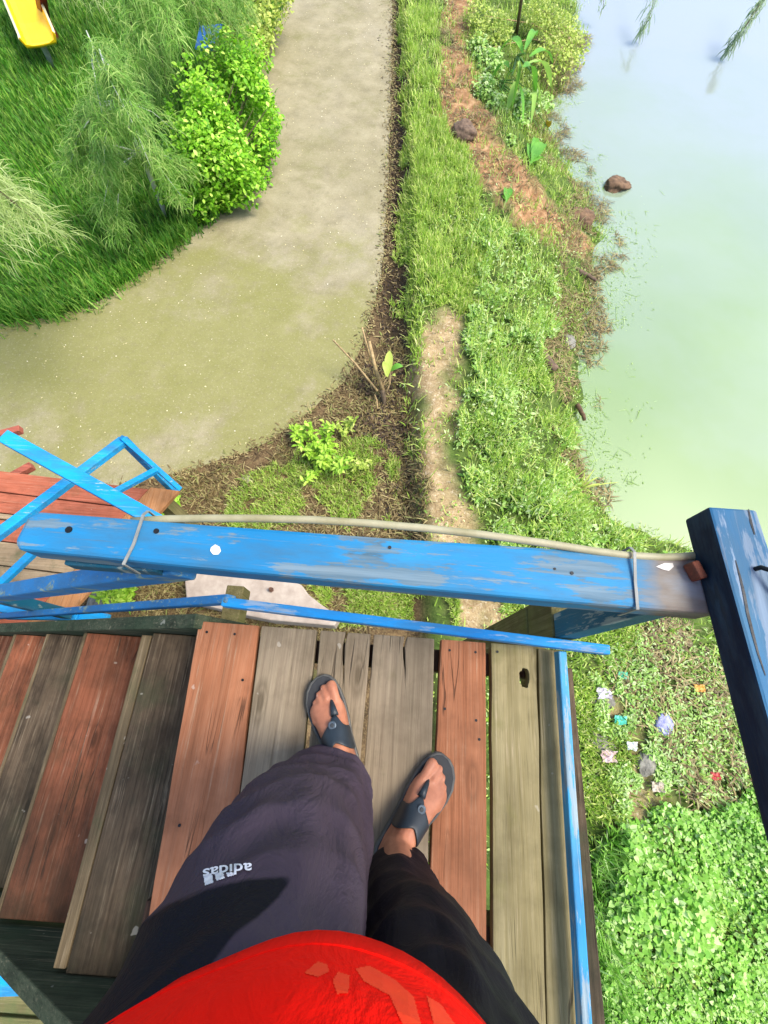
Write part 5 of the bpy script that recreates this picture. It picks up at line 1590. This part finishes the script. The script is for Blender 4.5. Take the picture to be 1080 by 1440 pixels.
M['bluebag'] = plain_mat('blue_plastic', '#7478a8', '#9a9cc0', .45, 25, .8)
M['brick'] = plain_mat('pink_brick', '#8f6250', '#6f4a3a', .9, 20, .6)
M['rot'] = plain_mat('rotten_wood', '#7a6450', '#4c3a2e', .85, 20, .8)
lump('earth_clod', 652, 188, .17, M['rot'], 'dark rotten stump in the bare brown slope near the top', 'stump', 1, .7)
for k, (px, py, r, lab) in enumerate(((815, 308, .2, 'brown earth clod farthest down the slope at the waterline'),)):
    lump('earth_clod', px, py, r, M['clod'], lab, 'earth clod', 3 + k, .55, nz=.5)
lump('earth_clod', 865, 262, .17, M['clod'], 'brown clod standing alone out in the pond', 'earth clod', 12, .5, z=WZ - .01, nz=.5)
def log(name, pix, z, r0, r1, mat, label, cat):
    a, b = P(*pix[0], z), P(*pix[1], z)
    m = MB(); pts = [a.lerp(b, t) + Vector((random.uniform(-.01, .01), random.uniform(-.01, .01), .01 * math.sin(3 * t))) for t in np.linspace(0, 1, 7)]
    m.tube(pts, list(np.linspace(r0, r1, 7)), 12)
    return tag(m.build(name, mat, smooth=True, origin=tuple(a)), label, cat)
log('driftwood', ((750, 490), (781, 520)), -.02, .065, .045, M['rot'], 'short brown log lying at the waterline', 'log')
log('driftwood', ((805, 378), (838, 394)), -.26, .04, .02, M['rot'], 'brown broken branch end poking into the pond', 'branch')
log('driftwood', ((812, 570), (822, 592)), -.28, .03, .02, M['clod'], 'reddish stick at the waterline below the log', 'stick')
lump('concrete_chunk', 798, 482, .09, M['stone'], 'grey stone at the waterline beside the brown log', 'stone', 4, .6)
log('drain_pipe', ((996, 1037), (1024, 1062)), .0, .05, .05, M['stone'], 'pale grey pipe piece in the rubble beside the platform', 'pipe')
lump('plastic_bag', 930, 1022, .085, M['bluebag'], 'crumpled violet blue plastic bag in the rubble', 'plastic bag', 6, .45, nz=.55)
lump('concrete_chunk', 908, 1072, .08, M['stone'], 'grey stone in the middle of the rubble slope', 'stone', 7, .5)
lump('concrete_chunk', 848, 985, .075, M['stone'], 'pale concrete lump at the edge of the platform', 'stone', 8, .4)
lump('concrete_chunk', 846, 1045, .085, M['stone'], 'largest pale concrete lump right of the platform edge', 'stone', 9, .35)
lump('concrete_chunk', 1045, 1070, .05, M['stone'], 'small grey stone by the pale pipe piece', 'stone', 11, .6)
lump('concrete_chunk', 1070, 1150, .05, M['pale'], 'small pale stone near the dark side rail', 'stone', 13, .6)
lump('brick_piece', 880, 1105, .055, M['brick'], 'pinkish brick piece on the bare dirt right of the platform', 'brick', 14, .5)
lump('brick_piece', 870, 1130, .04, M['brick'], 'small brick piece closest to the creeper', 'brick', 15, .5)
lump('brick_piece', 1003, 1086, .045, M['brick'], 'red brick bit near the pale pipe', 'brick', 16, .6)
lump('brick_piece', 888, 995, .05, M['brick'], 'reddish brick bit above the violet blue bag', 'brick', 17, .6)
m = MB(); m.beam(P(862, 905, .1), P(880, 935, .06), .09, .03); tag(m.build('plank_scrap', M['greyx'], bevel=.004, origin=tuple(P(870, 920, .08))), 'grey plank scrap at the foot of the corner post', 'plank')

def scrap(px, py, r, c1, c2, label):
    rr = random.Random(int(px * 7 + py)); b = ground_pt(px, py) + Vector((0, 0, .05))
    m = MB(); N_ = 7; vs = []
    for i in range(N_):
        for j in range(N_):
            u, v = i / (N_ - 1) - .5, j / (N_ - 1) - .5
            vs.append(b + Vector((u * r * 2 + rr.uniform(-.12, .12) * r, v * r * 1.4 + rr.uniform(-.12, .12) * r, rr.uniform(-.28, .28) * r)))
    m.add(vs, [(i * N_ + j, i * N_ + j + 1, (i + 1) * N_ + j + 1, (i + 1) * N_ + j) for i in range(N_ - 1) for j in range(N_ - 1)])
    o = m.build('litter_scrap', plain_mat('scrap_' + label.split()[0], c1, c2, .6, 40, .3), origin=tuple(b))
    sl2 = o.modifiers.new('solid', 'SOLIDIFY'); sl2.thickness = .004
    tag(o, label, 'litter', 'litter scraps on the rubble slope')
scrap(846, 975, .055, '#d8d0d6', '#b8b0b8', 'white crumpled scrap nearest the top right corner of the deck')
scrap(868, 1012, .045, '#3fae98', '#5fc0a8', 'teal plastic scrap left of the violet blue bag')
scrap(852, 1062, .06, '#d8c0c0', '#b89c9c', 'pinkish white scrap beside the deck edge')
scrap(884, 1048, .04, '#e0e2e0', '#bcc0be', 'white paper scrap between the deck and the middle grey stone')
scrap(978, 968, .04, '#e0a850', '#c89040', 'orange scrap in the weeds above the pale pipe')
scrap(1000, 1090, .035, '#c8504c', '#a84440', 'red scrap below the pale pipe')
scrap(872, 950, .04, '#48b08a', '#70c4a0', 'green plastic scrap just below the grey plank')
scrap(920, 1105, .045, '#c4b8a4', '#a49884', 'tan scrap above the creeper')

# footing below the rail
ft_ = empty('concrete_footing', tuple(P(380, 850, 0)), 'pale concrete footing slab with a rusty bolt below the front rail', 'footing')
m = MB(); m.prism([tuple(P(a, b, .22))[:2] for a, b in ((258, 800), (330, 806), (395, 812), (424, 822), (434, 836), (452, 850), (478, 868), (470, 880), (380, 872), (330, 862), (262, 845))], -.05, .22)
m.build('slab', M['pale'], ft_, bevel=.012)
m = MB(); a = P(382, 830, .22); m.tube([a + Vector((0, 0, -.01)), a + Vector((0, 0, .07))], .011, 10); m.tube([a + Vector((0, 0, .012)), a + Vector((0, 0, .03))], .022, 6); m.build('bolt', M['bolt'], ft_)
lump('concrete_chunk', 145, 848, .13, M['stone'], 'grey stone under the blue stair rails', 'stone', 21, .5)
lump('concrete_chunk', 350, 675, .055, M['pale'], 'small pale stone in the dry grass beyond the rail', 'stone', 22, .6)

# ------------------------------------------------------------------ playground
M['yellow'] = plain_mat('yellow_plastic', '#ffd21e', '#fac812', .35, 6, .05)
M['white_p'] = plain_mat('pale_yellow_edge', '#efe2b4', '#e4d8a8', .4, 6, .05)
M['maroon'] = plain_mat('dark_red_paint', '#6a1420', '#561018', .5, 12, .1)
M['swing'] = plain_mat('blue_plastic_seat', '#1474d2', '#1a80dc', .4, 9, .1)
M['steel'] = plain_mat('galvanised_steel', '#9fa6a8', '#858c90', .4, 20, .1, Metallic=.7)
sl_ = empty('playground_slide', tuple(P(58, 62, 0)), 'yellow plastic slide ending on the lawn at the top left', 'slide')
e0, e1 = P(57, 58, .28), P(6, -62, .66)
d = (e1 - e0); dh = Vector((d.x, d.y, 0)).normalized(); s_ = Vector((-dh.y, dh.x, 0)); up = s_.cross(d.normalized()) * -1
if up.z < 0: up = -up
prof = [(-.25, .10), (-.23, .11), (-.20, .02), (-.12, -.01), (0, -.015), (.12, -.01), (.20, .02), (.23, .11), (.25, .10), (.25, .06), (.21, -.03), (0, -.045), (-.21, -.03), (-.25, .06)]
m = MB(); rings = []
for t, dz in ((-.12, .10), (-.06, .03), (0.0, 0.0), (.25, -.02), (.6, 0), (1.0, .02)):
    c = e0 + d * t + Vector((0, 0, dz))
    rings.append([tuple(c + s_ * a + up * b) for a, b in prof])
m.loft(rings); m.build('chute', M['yellow'], sl_, bevel=.01)
for sx in (-1, 1):
    m = MB(); m.tube([e0 - d * .10 + Vector((0, 0, .07)) + s_ * (.245 * sx) + up * .10, e0 + s_ * (.245 * sx) + up * .11, e0 + d + s_ * (.245 * sx) + up * .125], .018, 8); m.build('edge_rail', M['white_p'], sl_, smooth=True)
m = MB(); q = e0 + d * .0; m.beam((q.x, q.y, -.05), (q.x, q.y, .23), .06, .06, up=(1, 0, 0)); m.build('foot_post', M['steel'], sl_)
pf = P(75, -5, .5)
fr_ = empty('climbing_post', (pf.x, pf.y, 0), 'dark red playground post beside the yellow slide', 'post')
m = MB(); m.beam(P(62, 22, .3), P(50, -40, .9), .12, .12); m.build('post', M['maroon'], fr_, bevel=.01)
m = MB(); q = P(62, 22, .3); m.beam((q.x, q.y, -.05), (q.x, q.y, .26), .1, .1, up=(1, 0, 0)); m.build('foot_post', M['maroon'], fr_, bevel=.01)
q = [P(a, b, .55) for a, b in ((281, 37), (313, 34), (303, 70), (274, 68))]
ce = sum(q, Vector()) / 4
sw = empty('swing_seat', tuple(ce), 'blue plastic swing seat half hidden behind the leafy shrub', 'swing seat')
m = MB(); m.prism([tuple(p_)[:2] for p_ in q], .53, .56); m.build('seat', M['swing'], sw, bevel=.01)
for a, b in (((315, 36), (320, 0)), ((281, 38), (277, 5))):
    m = MB(); p0 = P(*a, .56); m.tube([p0, Vector((p0.x, p0.y, 1.2)) + Vector((0, .1, .7))], .012, 8); m.build('chain', M['steel'], sw, smooth=True)

# ------------------------------------------------------------------ drooping branches over the water
M['willow'] = leaf_mat('thin_grey_green_leaves', [(0, '#5c7a4c'), (.5, '#86a070'), (1, '#aab890')], patch=2, patch_amt=.2, dark='#4c6644')
def hang(name, pix, z, n_, label, r=.02, ln=.16):
    pts = [P(a, b, zz) for (a, b), zz in zip(pix, z)]
    root = empty(name, tuple(pts[-1]), label, 'branch')
    m = MB(); m.tube(pts, list(np.linspace(r, .004, len(pts))), 8); m.build('stem', M['bark'], root, smooth=True)
    L = Leaves(); t = U(.3, 1, n_) * (len(pts) - 1); i0 = np.clip(t.astype(int), 0, len(pts) - 2); f = (t - i0)[:, None]
    A = np.array([p_[:] for p_ in pts]); pos = A[i0] * (1 - f) + A[i0 + 1] * f + rng.normal(size=(n_, 3)) * .04
    d = pts[-1] - pts[0]; yw = math.atan2(-d.x, d.y)
    L.put(STRAP, pos, U(.008, .016, n_), U(.6, 1.3, n_) * ln, ln, yw + rng.normal(size=n_) * .5, U(-.8, .1, n_))
    L.build('foliage', M['willow'], parent=root)
hang('drooping_branch', [(1100, -60), (1075, -5), (1050, 35), (1022, 72)], (.5, .3, .12, -.25), 260, 'dark drooping branch over the water in the top right corner')
hang('drooping_branch', [(930, -80), (922, -20), (915, 20), (900, 48)], (.4, .2, .05, -.25), 90, 'thin leafy branch tip hanging over the water at the top edge', .008, .2)
hang('drooping_branch', [(852, -60), (850, -15), (848, 12)], (.3, .1, -.1), 40, 'smallest leafy twig hanging over the water above the bush', .006, .12)
